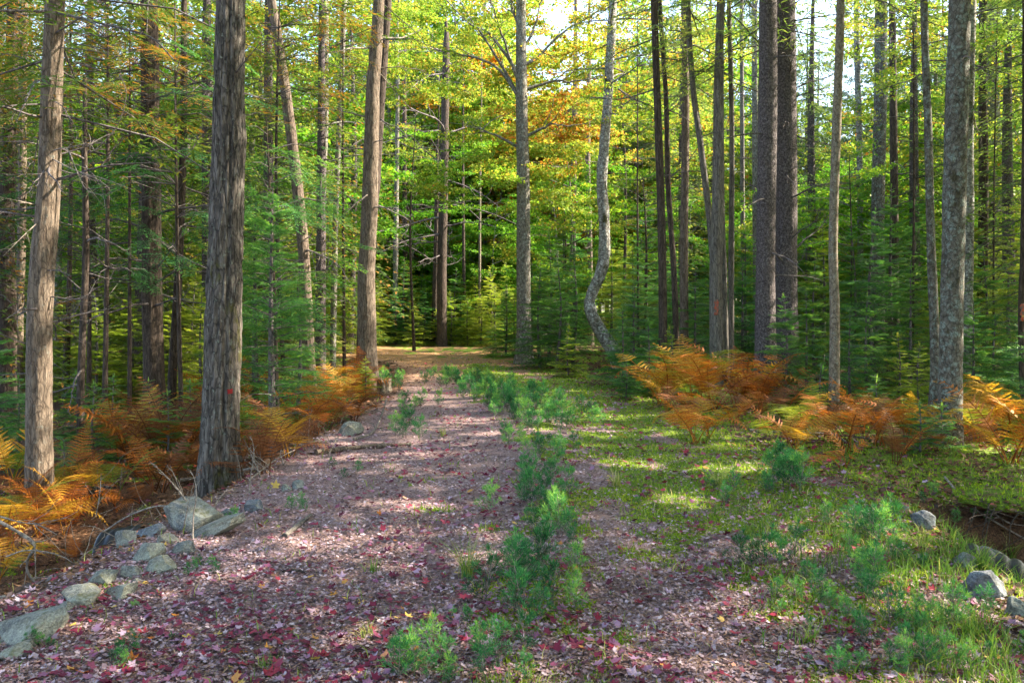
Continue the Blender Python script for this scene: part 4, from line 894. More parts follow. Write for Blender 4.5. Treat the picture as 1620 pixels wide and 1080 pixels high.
def on_tree(t, pts, Y, r, mat='deadtwig'):
    loc = np.array(t.location)
    P = spline([world(px, py, Y + dy) - loc for px, py, dy in pts], 20)
    T = Tubes(); T.add(P, np.linspace(r, r * .3, 20), 6)
    for q in range(5):
        k = RS.randint(5, 18); T.add(wander(P[k], norm(P[k] - P[k - 1]) + RS.normal(0, .7, 3), RS.uniform(.15, .5), 5, RS, .5, .2), np.linspace(r * .35, r * .12, 6), 4)
    link('branch', T.mesh('curved_branch', M[mat]), t)
for pts in [[(80, 18, 0), (130, 30, -.3), (190, 45, -.6), (240, 60, -.8), (275, 95, -1)], [(88, 75, 0), (140, 80, -.4), (200, 92, -.6)], [(80, 240, 0), (105, 235, -.3), (118, 262, -.5), (135, 298, -.7), (160, 308, -.8), (190, 300, -.9)], [(105, 235, -.3), (140, 228, -.4), (150, 240, -.5)],
            [(75, 155, 0), (100, 170, -.3), (115, 200, -.4)], [(60, 325, 0), (30, 318, -.4), (0, 312, -.8)], [(68, 345, 0), (40, 370, -.3), (5, 405, -.5)], [(80, 250, 0), (120, 270, -.5), (170, 285, -.8), (210, 300, -1)], [(76, 180, 0), (120, 175, .3), (170, 190, .5), (215, 170, .6)], [(70, 110, 0), (30, 90, .2), (0, 85, .3)], [(150, 240, -.5), (185, 200, -.6), (200, 150, -.7), (190, 120, -.7)]]:
    on_tree(pc, pts, 9.4, .020 if pts[0][1] < 30 else .008, 'greytwig' if pts[0][1] < 200 else 'deadtwig')

# ------------------------------------------------------------------ shading trees beside and behind the camera, and tall woods beyond
def spruce_tall(rng, H, name='spruce'):
    P = spline([(0, 0, -.2), (rng.normal(0, .15), rng.normal(0, .15), H * .5), (0, 0, H)], 40)
    me = trunk_mesh(name, [P[0], P[20], P[-1]], [.17, .12, .02], 'spruce', sides=10, rings=30, furrow=.004, fscale=4, zscale=2)
    K, T = crown_kites('fir', P, H * .12, H * .98, 2.7, 76, rng, True)
    for i in range(26):
        z = rng.uniform(1.5, H * .4); c = P[int(np.searchsorted(P[:, 2], z))]; d = rotM(rng.uniform(0, 6.28), rng.uniform(-.3, .2)) @ np.array([1, 0, 0])
        T.add(wander(c, d, rng.uniform(.5, 1.8), 5, rng, .3, .3), np.linspace(.014, .004, 6), 4)
    return me, K.mesh(name + '_crown', M['spruceneedle']), T.mesh(name + '_limbs', M['greytwig'])
def maple_tall(rng, H, z0=.25, name='maple'):
    P = spline([(0, 0, -.2), (rng.normal(0, .3), rng.normal(0, .3), H * .5), (rng.normal(0, .4), 0, H)], 40)
    me = trunk_mesh(name, [P[0], P[20], P[-1]], [.15, .10, .02], 'maplebark', sides=10, rings=30)
    K, T = crown_kites('leaf', P, H * z0, H * .98, 3.4, 27, rng, True)
    return me, K.mesh(name + '_crown', M['mapyellow']), T.mesh(name + '_limbs', M['maplebark'])
def pine_tall(rng, H, name='pine'):
    P = spline([(0, 0, -.2), (rng.normal(0, .15), rng.normal(0, .15), H * .5), (0, 0, H)], 40)
    me = trunk_mesh(name, [P[0], P[20], P[-1]], [.20, .14, .02], 'darkbark', sides=10, rings=30)
    K, T = crown_kites('pine', P, H * .35, H * .98, 3.2, 44, rng, True)
    return me, K.mesh(name + '_crown', M['bluepine']), T.mesh(name + '_limbs', M['greytwig'])
TALL = {'spruce': [spruce_tall(np.random.RandomState(50 + i), h) for i, h in enumerate((15, 17, 13))],
        'maple': [maple_tall(np.random.RandomState(60 + i), h, z) for i, (h, z) in enumerate(((12, .22), (14, .3), (9, .2)))],
        'pine': [pine_tall(np.random.RandomState(70 + i), h) for i, h in enumerate((17, 19))]}
def maple_low(rng, H, name='maple_low'):
    P = spline([(0, 0, -.2), (rng.normal(0, .2), rng.normal(0, .2), H * .5), (rng.normal(0, .3), 0, H)], 40)
    me = trunk_mesh(name, [P[0], P[20], P[-1]], [.05, .035, .01], 'maplebark', sides=8, rings=20)
    K, T = crown_kites('leaf', P, H * .12, H * .98, 2.0, 13, rng, False)
    return me, K.mesh(name + '_crown', M['mapgreen']), T.mesh(name + '_limbs', M['maplebark'])
TALL['maplelow'] = [maple_low(np.random.RandomState(80 + i), h) for i, h in enumerate((5.5, 7.5, 9))]
def tall(kind, x, y, sc, group, tint=None):
    v = random.choice(TALL[kind])
    lk = {'maplelow': '', 'spruce': 'tall mossy spruce', 'maple': 'yellow-green maple', 'pine': 'tall blue-green pine'}[kind]
    if kind == 'maplelow': lk = 'low bright green maple' if tint != 'mapyellow' else 'low lime-yellow maple'
    elif tint == 'mapgreen': lk = 'fresh green maple'
    if tint == 'maporange': lk = 'maple turning orange'
    t = thing({'maplelow': 'young_maple'}.get(kind, kind) + '_tree', f'{lk} {where(x, y)}', 'tree', (x, y, hz(x, y) - .05), random.uniform(0, 6.28), group)
    t.scale = (sc, sc, sc * random.uniform(.92, 1.1))
    link('trunk', v[0], t); o = link('crown', v[1], t); link('limbs', v[2], t)
    if tint: o.material_slots[0].link = 'OBJECT'; o.material_slots[0].material = M[tint]
rr = random.Random(12)
occ = []
def free(x, y, d):
    if any((x - a) ** 2 + (y - b) ** 2 < d * d for a, b in occ): return False
    occ.append((x, y)); return True
n = 0; tries = 0
while n < 270 and tries < 12000:
    tries += 1
    Y = 26 + 74 * rr.random() ** 1.25; px = rr.uniform(-50, 1670); x = (px - 810) / F * Y
    if 560 < px < 815 and Y < 43: continue
    if Ledge(Y) - 1 < x < Redge(Y) + 1 and Y < 45: continue
    if not keeps_light(x, Y, 17, 3.6): continue
    if not free(x, Y, 1.7): continue
    # the sky shows most above the middle and right of the picture
    u = rr.random()
    if px < 480: kind, tint = ('spruce', None) if u < .45 else ('maple', 'mapgreen') if u < .6 else ('maple', None) if u < .85 else ('spruce', 'cedarleaf')
    elif px < 1050: kind, tint = ('maple', None) if u < .62 else ('maple', 'mapgreen') if u < .8 else ('maple', 'maporange') if u < .86 else ('spruce', None)
    else: kind, tint = ('spruce', None) if u < .35 else ('maple', None) if u < .6 else ('maple', 'mapgreen') if u < .75 else ('pine', None)
    tall(kind, x, Y, rr.uniform(.78, 1.1) * (1 + .38 * float(sstep(38, 58, Y))), 'tall trees standing deep in the woods', tint); n += 1
n = 0; tries = 0
while n < 64 and tries < 3000:
    tries += 1
    Y = rr.uniform(23, 52); px = rr.uniform(430, 1680); x = (px - 810) / F * Y
    if Ledge(Y) - 1.5 < x < Redge(Y) + 1.5 and Y < 37: continue
    if 560 < px < 815 and Y < 40: continue
    if px > 1250 and rr.random() < .5: continue
    if not keeps_light(x, Y, 9, 2.2) or (890 < px < 1010 and Y < 32): continue
    if not free(x, Y, 1.6): continue
    tall('maplelow', x, Y, rr.uniform(.8, 1.15), 'low young maples in the middle of the woods', 'mapyellow' if rr.random() < .35 else None); n += 1
n = 0; tries = 0
while n < 26 and tries < 2000:
    tries += 1
    Y = rr.uniform(30, 64); px = rr.uniform(980, 1660); x = (px - 810) / F * Y
    if not keeps_light(x, Y, 17, 3.0) or not free(x, Y, 1.5): continue
    tall('pine' if rr.random() < .6 else 'spruce', x, Y, rr.uniform(.8, 1.15), 'blue-green pines behind the right-hand trunks', None); n += 1
n = 0
while n < 15:
    Y = rr.uniform(19, 42); px = rr.uniform(-50, 560); x = (px - 810) / F * Y
    if not free(x, Y, 1.2): continue
    tall('spruce', x, Y, rr.uniform(.7, .95), 'mossy conifers crowding the left-hand woods', 'cedarleaf' if rr.random() < .6 else None); n += 1
for px, Y, sc, tint in [(612, 47, 1.45, None), (640, 52, 1.6, 'mapgreen'), (668, 46, 1.4, None), (692, 50, 1.55, None), (718, 47, 1.4, None), (742, 54, 1.65, 'mapgreen'), (768, 48, 1.5, None), (795, 51, 1.5, None), (822, 46, 1.4, 'maporange'), (590, 44, 1.3, None), (860, 50, 1.5, None), (1010, 46, 1.4, None), (1060, 50, 1.5, None), (1100, 45, 1.35, None)]:
    tall('maple', (px - 810) / F * Y, Y, sc, 'tall trees standing deep in the woods', tint)
for px, Y, sc, tint in [(645, 41, .85, None), (668, 43, 1.0, None), (712, 40.5, .8, None), (735, 43, 1.0, 'mapyellow'), (762, 41, .85, None), (785, 39.5, .8, None), (600, 41, .9, None), (850, 31, .7, None), (880, 33, .8, None)]:
    tall('maplelow', (px - 810) / F * Y, Y, sc, 'low young maples in the middle of the woods', tint)
# trees between 14 and 26 m at both picture sides
for px, Y, kind, sc, tint in [(-60, 14, 'spruce', .9, 'cedarleaf'), (150, 19, 'spruce', .9, None), (330, 20, 'spruce', .95, None), (30, 24, 'spruce', 1, 'cedarleaf'), (210, 26, 'maple', 1, 'mapgreen'), (400, 24, 'maple', .9, None),
                              (1450, 24, 'spruce', 1, None), (1600, 19, 'spruce', .9, None), (1680, 15, 'spruce', .9, None), (1640, 25, 'maple', 1., None), (1290, 27, 'spruce', 1, None), (1510, 27, 'maple', 1, None), (1700, 21, 'spruce', .9, None), (1080, 28, 'spruce', .9, None), (470, 29, 'maple', .9, 'mapgreen')]:
    tall(kind, (px - 810) / F * Y, Y, sc, 'tall trees standing deep in the woods', tint)
# outside the frame: the woods go on to the right, behind and to the left
def shade_tree(x, y, kind, H, rad, n, seed):
    rg = np.random.RandomState(seed)
    loc = np.array([x, y, hz(x, y) - .05])
    P = spline([(0, 0, 0), (rg.normal(0, .2), rg.normal(0, .2), H * .5), (rg.normal(0, .3), 0, H)], 60) + loc
    nm = {'leaf': 'maple_tree', 'fir': 'spruce_tree', 'pine': 'pine_tree'}[kind]
    t = thing(nm, f'tall {nm.split("_")[0]} outside the frame beside the old road', 'tree', tuple(loc), 0, 'woods beside and behind the view point')
    link('trunk', trunk_mesh('shade_trunk', [P[0] - loc, P[30] - loc, P[-1] - loc], [.18, .13, .02], 'maplebark' if kind == 'leaf' else 'spruce', sides=12, rings=30, furrow=.004, fscale=4), t)
    K, T = crown_kites(kind, P, loc[2] + H * .28, loc[2] + H, rad, n, rg, 2)
    o_ = K.cat()[0]
    infront = (o_[:, 1] > 0) & (o_[:, 1] < 26) & (np.abs(o_[:, 0]) < .68 * o_[:, 1] + .3) & ((o_[:, 2] - 1.6) < .43 * o_[:, 1] + .3)
    K.cull(clear_of_shafts(o_, 1.0) & ~infront); c = K.cat(); K.a = [(c[0] - loc, *c[1:])]
    link('crown', K.mesh('shade_crown', M['mapyellow' if kind == 'leaf' else 'spruceneedle']), t)
    T.V = [v - loc for v in T.V]; link('limbs', T.mesh('shade_limbs', M['greytwig']), t)
rr = random.Random(21); n = 0; tries = 0; sh = []
while n < 28 and tries < 3000:
    tries += 1
    x = rr.uniform(4.5, 30); y = rr.uniform(-10, 28)
    if y > 0 and x < .68 * y + 1.2: continue
    if y < 4 and x < 5: continue
    if any((x - a) ** 2 + (y - b) ** 2 < 3.3 ** 2 for a, b in sh): continue
    sh.append((x, y)); n += 1
    kd = rr.choice(['leaf', 'leaf', 'fir'])
    shade_tree(x, y, kd, rr.uniform(12, 17), 3.4 if kd == 'leaf' else 2.8, 26 if kd == 'leaf' else 50, n)
for x, y, kd in [(-5, -3, 'leaf'), (-9, 2, 'fir'), (0, -7, 'leaf'), (4, -5, 'leaf'), (-12, 9, 'fir'), (-4, -9, 'fir')]:
    shade_tree(x, y, kd, 14, 3.2, 22 if kd == 'leaf' else 36, int(90 + x))

# ------------------------------------------------------------------ fallen bits on the ground
def ground_points(n, px0, px1, py0, py1, power=1.0, seed=0, w=None):
    """points spread evenly over the picture area of the ground"""
    rg = np.random.RandomState(seed)
    px = rg.uniform(px0, px1, n * 3)
    Ylo, Yhi = 2016 / (py1 - 490), 2016 / (py0 - 490)
    # between even in the picture and even on the ground
    u = rg.rand(n * 3)
    Y = (Ylo ** (1 - power) + u * (Yhi ** (1 - power) - Ylo ** (1 - power))) ** (1 / (1 - power)) if abs(power - 1) > 1e-3 else Ylo * (Yhi / Ylo) ** u
    X = (px - 810) / F * Y
    if w is not None:
        k = rg.rand(n * 3) < w(X, Y); X, Y = X[k], Y[k]
    X, Y = X[:n], Y[:n]
    return X, Y, hfun(X, Y)
def flat_kites(X, Y, Z, l, wd, r, rg, tilt=.35, lift=.006, up=None):
    K = Kites(); N = len(X)
    az = rg.uniform(0, 6.28, N)
    d = np.column_stack([np.cos(az), np.sin(az), rg.normal(0, tilt * .6, N)])
    nn = np.column_stack([rg.normal(0, tilt, N), rg.normal(0, tilt, N), np.ones(N)])
    K.add(np.column_stack([X, Y, Z + lift + rg.uniform(0, .012, N)]), d, nn, l, wd, r)
    return K
rg = np.random.RandomState(100)
X, Y, Z = ground_points(98000, -60, 1680, 556, 1130, 1.7, 1, lambda x, y: np.clip(roadmask(x, y) * 1.1 * (1 - .55 * mossmask(x, y)), .02, 1))
l = rg.uniform(.007, .026, len(X)) * (1 + .05 * Y)
K = flat_kites(X, Y, Z, l, l * rg.uniform(.4, .95, len(X)), np.clip(rg.beta(1.5, 1.5, len(X)) * .75 + .4 * (fbm(X * 2.5, Y * 2.5, 8.) - .35), 0, 1), rg, .4)
link('leaf_litter', K.mesh('leaf_litter', M['litter']), kind='stuff', label='bleached leaf scraps covering the old road')
X, Y, Z = ground_points(22000, -60, 1680, 580, 1130, 1.7, 2, lambda x, y: np.clip(roadmask(x, y) * (fbm(x * 1.2, y * 1.2, 5.) > .42), .05, 1))
K = flat_kites(X, Y, Z, rg.uniform(.03, .08, len(X)), .0022 + .0003 * Y, rg.rand(len(X)), rg, .2, .012)
link('fallen_needles', K.mesh('fallen_needles', M['straw']), kind='stuff', label='brown pine needles strewn over the litter')
X, Y, Z = ground_points(48000, -60, 1680, 545, 1100, 1.25, 3, lambda x, y: np.clip(1.0 - roadmask(x, y), 0.0, 1))
l = rg.uniform(.02, .06, len(X)) * (1 + .04 * Y)
K = flat_kites(X, Y, Z, l, l * rg.uniform(.3, .8, len(X)), rg.beta(1.6, 2, len(X)), rg, .5)
link('brown_litter', K.mesh('brown_litter', M['brownlitter']), kind='stuff', label='brown leaves and debris on the forest floor')
# moss
X, Y, Z = ground_points(54000, -60, 1680, 570, 1120, 1.5, 4, lambda x, y: np.clip(mossmask(x, y) * 1.2 * (fbm(x * 7, y * 7, 1.5) > .43), 0, 1))
K = Kites(); N = len(X)
K.add(np.column_stack([X, Y, Z]), np.column_stack([rg.normal(0, .5, N), rg.normal(0, .5, N), np.ones(N)]), rg.normal(0, 1, (N, 3)), rg.uniform(.010, .030, N) * (1 + .05 * Y), .005 + .0014 * Y, np.clip(.75 * fbm(X * 3, Y * 3, 6.) + rg.normal(0, .18, N), 0, 1))
link('moss', K.mesh('moss', M['moss']), kind='stuff', label='bright green moss patches on the old road')
# grass
def grass_field(n, pts, name, label, seed, hmin=.06, hmax=.18, wd=.0035, rb=.45):
    rg = np.random.RandomState(seed)
    X, Y = pts; N = len(X); Z = hfun(X, Y)
    K = Kites(); az = rg.uniform(0, 6.28, N); lean = rg.uniform(.1, .8, N); h = rg.uniform(hmin, hmax, N)
    o = np.column_stack([X, Y, Z - .01]); d1 = np.column_stack([np.cos(az) * lean * .5, np.sin(az) * lean * .5, np.ones(N)])
    d1 = norm(d1); d2 = norm(np.column_stack([np.cos(az) * lean * 1.6, np.sin(az) * lean * 1.6, np.ones(N) * .6]))
    ww = wd + .0006 * Y; r = np.clip(rg.normal(rb, .22, N), 0, 1)
    sidev = rg.normal(0, 1, (N, 3))
    # each blade: lower strip and drooping tip as one bent ribbon
    side = norm(np.cross(d1, sidev)) * ww[:, None] * .5
    p1 = o + d1 * h[:, None] * .55; p2 = p1 + d2 * h[:, None] * .5
    V = np.stack([o - side, o + side, p1 + side * .8, p1 - side * .8, p2], 1).reshape(-1, 3)
    b = np.arange(N)[:, None] * 5
    T = np.concatenate([b + [[0, 1, 2]], b + [[0, 2, 3]], b + [[3, 2, 4]]])
    me = mk_mesh(name, V, T, M['grass'], rnd=np.repeat(r, 5))
    return link(name, me, kind='stuff', label=label)
X, Y, Z = ground_points(12000, -60, 1680, 580, 1120, 1.4, 5, lambda x, y: np.clip(mossmask(x, y) * .9 * (fbm(x * 2.2, y * 2.2, 12.) > .46) + .03, 0, 1) * (y < 19))
grass_field(0, (X, Y), 'grass', 'short mixed green and straw grass on the mossy strip', 6, .03, .12)

X, Y, Z = ground_points(3500, 1180, 1700, 820, 1120, 1.3, 15, lambda x, y: np.clip((1 - streambed(x, y)) * sstep(1.0, 2.6, x) * (fbm(x * 3, y * 3, 22.) > .47), 0, 1))
grass_field(0, (X, Y), 'bank_grass', 'longer green grass mixed with leaves on the right bank', 16, .05, .17, .003, .3)
# fallen red leaves: small distant ones as one sheet
def scatter_leaves(X, Y, Z, size, r, rg, name, label, mat='fallen'):
    """little lobed leaves, each slightly curled, on one sheet of stuff"""
    a = np.radians([90, 62, 35, 5, -30, -90, -150, 175, 145, 118]); q = np.array([1, .6, .95, .5, .62, .3, .62, .5, .95, .6])
    N = len(X); m_ = len(a)
    az = rg.uniform(0, 6.28, N)[:, None]; jit = rg.uniform(.8, 1.2, (N, m_))
    lx = np.cos(a + az) * q * jit; ly = np.sin(a + az) * q * jit * rg.uniform(.7, 1, (N, 1))
    tx, ty = rg.normal(0, .28, (N, 1)), rg.normal(0, .28, (N, 1))
    lz = lx * tx + ly * ty + .35 * (q * jit) ** 2 * rg.uniform(0, 1, (N, 1)) + rg.normal(0, .06, (N, m_))
    C = np.column_stack([X, Y, Z + .014 + .2 * size])
    V = C[:, None] + np.stack([lx, ly, lz], -1) * (size / 2)[:, None, None]
    V = np.concatenate([C[:, None], V], 1).reshape(-1, 3)
    b = np.arange(N)[:, None, None] * (m_ + 1)
    k = np.arange(m_); T = (b + np.stack([np.zeros(m_, int), k + 1, (k + 1) % m_ + 1], -1)[None]).reshape(-1, 3)
    link(name, mk_mesh(name, V, T, M[mat], rnd=np.repeat(r, m_ + 1)), kind='stuff', label=label)
X, Y, Z = ground_points(7000, -60, 1680, 572, 1120, .8, 7, lambda x, y: np.clip((roadmask(x, y) + .12 + .3 * (x > .5)) * (.22 + 1.2 * (fbm(x * 1.3, y * 1.3, 14.) > .5)), 0, 1))
scatter_leaves(X, Y, Z, rg.uniform(.032, .07, len(X)) * (1 + .45 * sstep(5, 9, Y)), np.clip(rg.beta(1.15, 1.9, len(X)) * 1.06, 0, 1), rg, 'small_fallen_leaves', 'small red and purple maple leaves scattered over the road')

X, Y, Z = ground_points(9500, -60, 1680, 580, 1120, 1.4, 17, lambda x, y: np.clip(roadmask(x, y) * (.3 + .9 * (fbm(x * 2.1, y * 2.1, 44.) > .47)) * (1 - .7 * mossmask(x, y)) + .03, 0, 1))
scatter_leaves(X, Y, Z, rg.uniform(.018, .044, len(X)), np.clip(.9 * rg.beta(1.7, 1.7, len(X)) * (1 - .35 * mossmask(X, Y)), 0, 1), rg, 'bleached_leaves', 'curled bleached old leaves drifted over the litter', 'litter')
# the largest ones singly
def maple_leaf(seed):
    rg = np.random.RandomState(seed)
    ang = [90, 68, 55, 40, 22, 12, -8, -25, -50, -90, -130, -155, -172, 168, 158, 140, 125, 112]
    rad = [1.0, .62, .50, .78, .90, .52, .42, .62, .40, .22, .40, .62, .42, .52, .90, .78, .50, .62]
    V = [(0, -.15, 0)]
    for a, r_ in zip(ang, rad):
        r_ *= rg.uniform(.88, 1.1); a = math.radians(a + rg.uniform(-4, 4))
        x, y = r_ * math.cos(a), r_ * math.sin(a)
        V.append((x, y, .22 * r_ * r_ * rg.uniform(.2, 1.2) + rg.normal(0, .05)))
    n_ = len(V) - 1
    Tt = [(0, i + 1, (i + 1) % n_ + 1) for i in range(n_)]
    V = np.array(V); stem_ = np.array([(-.02, -.2, .0), (.02, -.2, 0), (.06 + rg.normal(0, .1), -.95, .1)])
    V = np.vstack([V, stem_]) * .048; Tt.append((n_ + 1, n_ + 2, n_ + 3))
    Tt = np.array(Tt)[:, ::-1]
    return V, Tt
LEAFMESH = {}
for nm, mt, wgt in LEAFC:
    LEAFMESH[nm] = [mk_mesh('maple_leaf', *maple_leaf(200 + i), mt) for i in range(4)]
def zone(x, y):
    a = 'near the bottom edge' if y < 3.8 else 'in the near foreground' if y < 5 else 'on the nearer road'
    c = x / y * F + 810
    b = 'before the left boulders' if c < 330 else 'on the left wheel track' if c < 640 else 'beside the middle seedlings' if c < 930 else 'on the right wheel track' if c < 1200 else 'among the right-hand seedlings' if c < 1420 else 'on the right mossy bank'
    return a + ' ' + b
rr = random.Random(77)
cnt = 0; placed = []
tt = 0
while cnt < 295 and tt < 20000:
    tt += 1
    px = rr.uniform(0, 1620); py = rr.triangular(740, 1085, 1085)
    x, y, z = hit(px, py)
    L, R = Ledge(y), Redge(y)
    if not (L - .1 < x < R + .5): continue
    if float(mossmask(x, y)) > .5 and rr.random() < .5: continue
    if float(fbm(x * 1.1, y * 1.1, 33.)) < .45 and rr.random() < .6: continue
    if any((x - a) ** 2 + (y - b) ** 2 < .05 ** 2 for a, b in placed): continue
    placed.append((x, y))
    nm = rr.choices([c[0] for c in LEAFC], [c[2] for c in LEAFC])[0]
    o = link('maple_leaf', rr.choice(LEAFMESH[nm]), None, label=f'{nm} maple leaf lying {zone(x, y)}', category='leaf', group='fallen maple leaves on the old road')
    o.location = (x, y, z + .018); o.rotation_euler = (rr.gauss(0, .22), rr.gauss(0, .22), rr.uniform(0, 6.28)); s = rr.uniform(.5, 1.02); o.scale = (s, s * rr.uniform(.7, 1.1), s * rr.uniform(.8, 2.2))
    cnt += 1
for px, py, s in [(436, 778, 1.15)]:
    x, y, z = hit(px, py); o = link('maple_leaf', LEAFMESH['yellow'][0], None, label='round golden leaf standing up beside the left verge', category='leaf', group='fallen maple leaves on the old road')
    o.location = (x, y, z + .05); o.rotation_euler = (1.1, .1, .3); o.scale = (s,) * 3

# ------------------------------------------------------------------ ferns
def frond(seed, curl_=.9, pairs=17):
    rg = np.random.RandomState(seed)
    K = Kites(); T = Tubes()
    n_ = 24; u = np.linspace(0, 1, n_)
    th = math.radians(78) - u ** 1.4 * curl_ * rg.uniform(.9, 1.1)
    dx = np.cos(th) / n_; dz = np.sin(th) / n_
    P = np.column_stack([np.cumsum(dx), .03 * np.sin(u * 3) * rg.normal(), np.cumsum(dz)]); P[0] = 0
    T.add(P, np.linspace(.0065, .0015, n_), 5)
    for i in range(pairs):
        f = .20 + .79 * (i + .5) / pairs
        k = f * (n_ - 1); a = int(k); p = P[a] + (P[min(a + 1, n_ - 1)] - P[a]) * (k - a)
        tg = norm(P[min(a + 1, n_ - 1)] - P[max(a - 1, 0)])
        up = np.cross(tg, [0, 1, 0]) * -1
        g = (f - .2) / .8
        ll = .23 * (math.sin(min(1, (1 - g) * 1.25 + .02) * math.pi * .5)) * (.55 + .45 * math.sin(min(g * 3.2, 1) * math.pi / 2)) * rg.uniform(.85, 1.08)
        if rg.rand() < (.25 if seed % 3 == 1 else .06): continue
        for s in (-1, 1):
            d = norm(np.array([0, s, 0]) + tg * .32 + rg.normal(0, .06, 3))
            m = max(4, int(ll / .012)); uu = (np.arange(m) + .5) / m
            droop = -.22 * ll * uu[:, None] ** 2 * np.array([0, 0, 1]) * rg.uniform(.3, 1.6) + tg * (uu[:, None] ** 2) * ll * .12
            o = p + d * ll * uu[:, None] + droop
            pl = .0150 * (1.15 - uu ** 1.5) * (.6 + ll / .35)
            nn = up + rg.normal(0, .15, 3)
            for q in (-1, 1):
                dd = norm(tg * q + d * .45 + rg.normal(0, .08, (m, 3)))
                K.add(o, dd, nn, pl, .0125, np.clip(.45 + rg.normal(0, .15, m) - .2 * uu + .15 * g, 0, 1))
            K.add(p, d, nn, ll, .004, .3)
    o, d, n2, l, w_, r = K.cat()
    KV = K.mesh('tmp', None)
    # one mesh: leaflets and stalk
    V1 = np.empty(len(KV.vertices) * 3, np.float32); KV.vertices.foreach_get('co', V1); V1 = V1.reshape(-1, 3)
    F1 = np.empty(len(KV.loops), np.int32); KV.loops.foreach_get('vertex_index', F1); F1 = F1.reshape(-1, 3)
    r1 = np.repeat(r, 4); bpy.data.meshes.remove(KV)
    V2 = np.concatenate(T.V); F2 = np.concatenate(T.Q) + len(V1)
    return mk_mesh('fern_frond', np.vstack([V1, V2]), [F1, F2], M['fern_gold'], rnd=np.concatenate([r1, np.full(len(V2), .1)]))
FR = [frond(300 + i, c) for i, c in enumerate((.8, 1.2, 1.6, 1.95, 2.3, 1.5))]
def fern(px, py, size, cols, n=8, label=None, upright=0.0, xyz=None, dirs=None):
    size *= 1.38 * (1.15 if px < 640 and py < 790 else 1); n = max(4, int(n * .95))
    x, y, z = xyz or hit(px, py)
    t = thing('fern', label, 'fern', (x, y, z - .02), 0, 'autumn ferns along the old road')
    a0 = random.uniform(0, 6.28)
    for i in range(n):
        me = random.choice(FR[:3] if upright > .5 else FR)
        o = link('frond', me, t)
        az = dirs[i] if dirs and i < len(dirs) else a0 + i * 2.399 + random.uniform(-.3, .3)
        o.rotation_euler = (random.gauss(0, .18), random.uniform(-.15, .45) * (1 - upright), az)
        s = size * random.uniform(.7, 1.12); o.scale = (s, s * random.uniform(.85, 1.15), s)
        o.location = (random.uniform(-.07, .07) * size, random.uniform(-.07, .07) * size, 0)
        c = random.choice(cols)
        if c != 'fern_gold': o.material_slots[0].link = 'OBJECT'; o.material_slots[0].material = M[c]
    return t
G, O, B, E = 'fern_gold', 'fern_orange', 'fern_rust', 'fern_green'
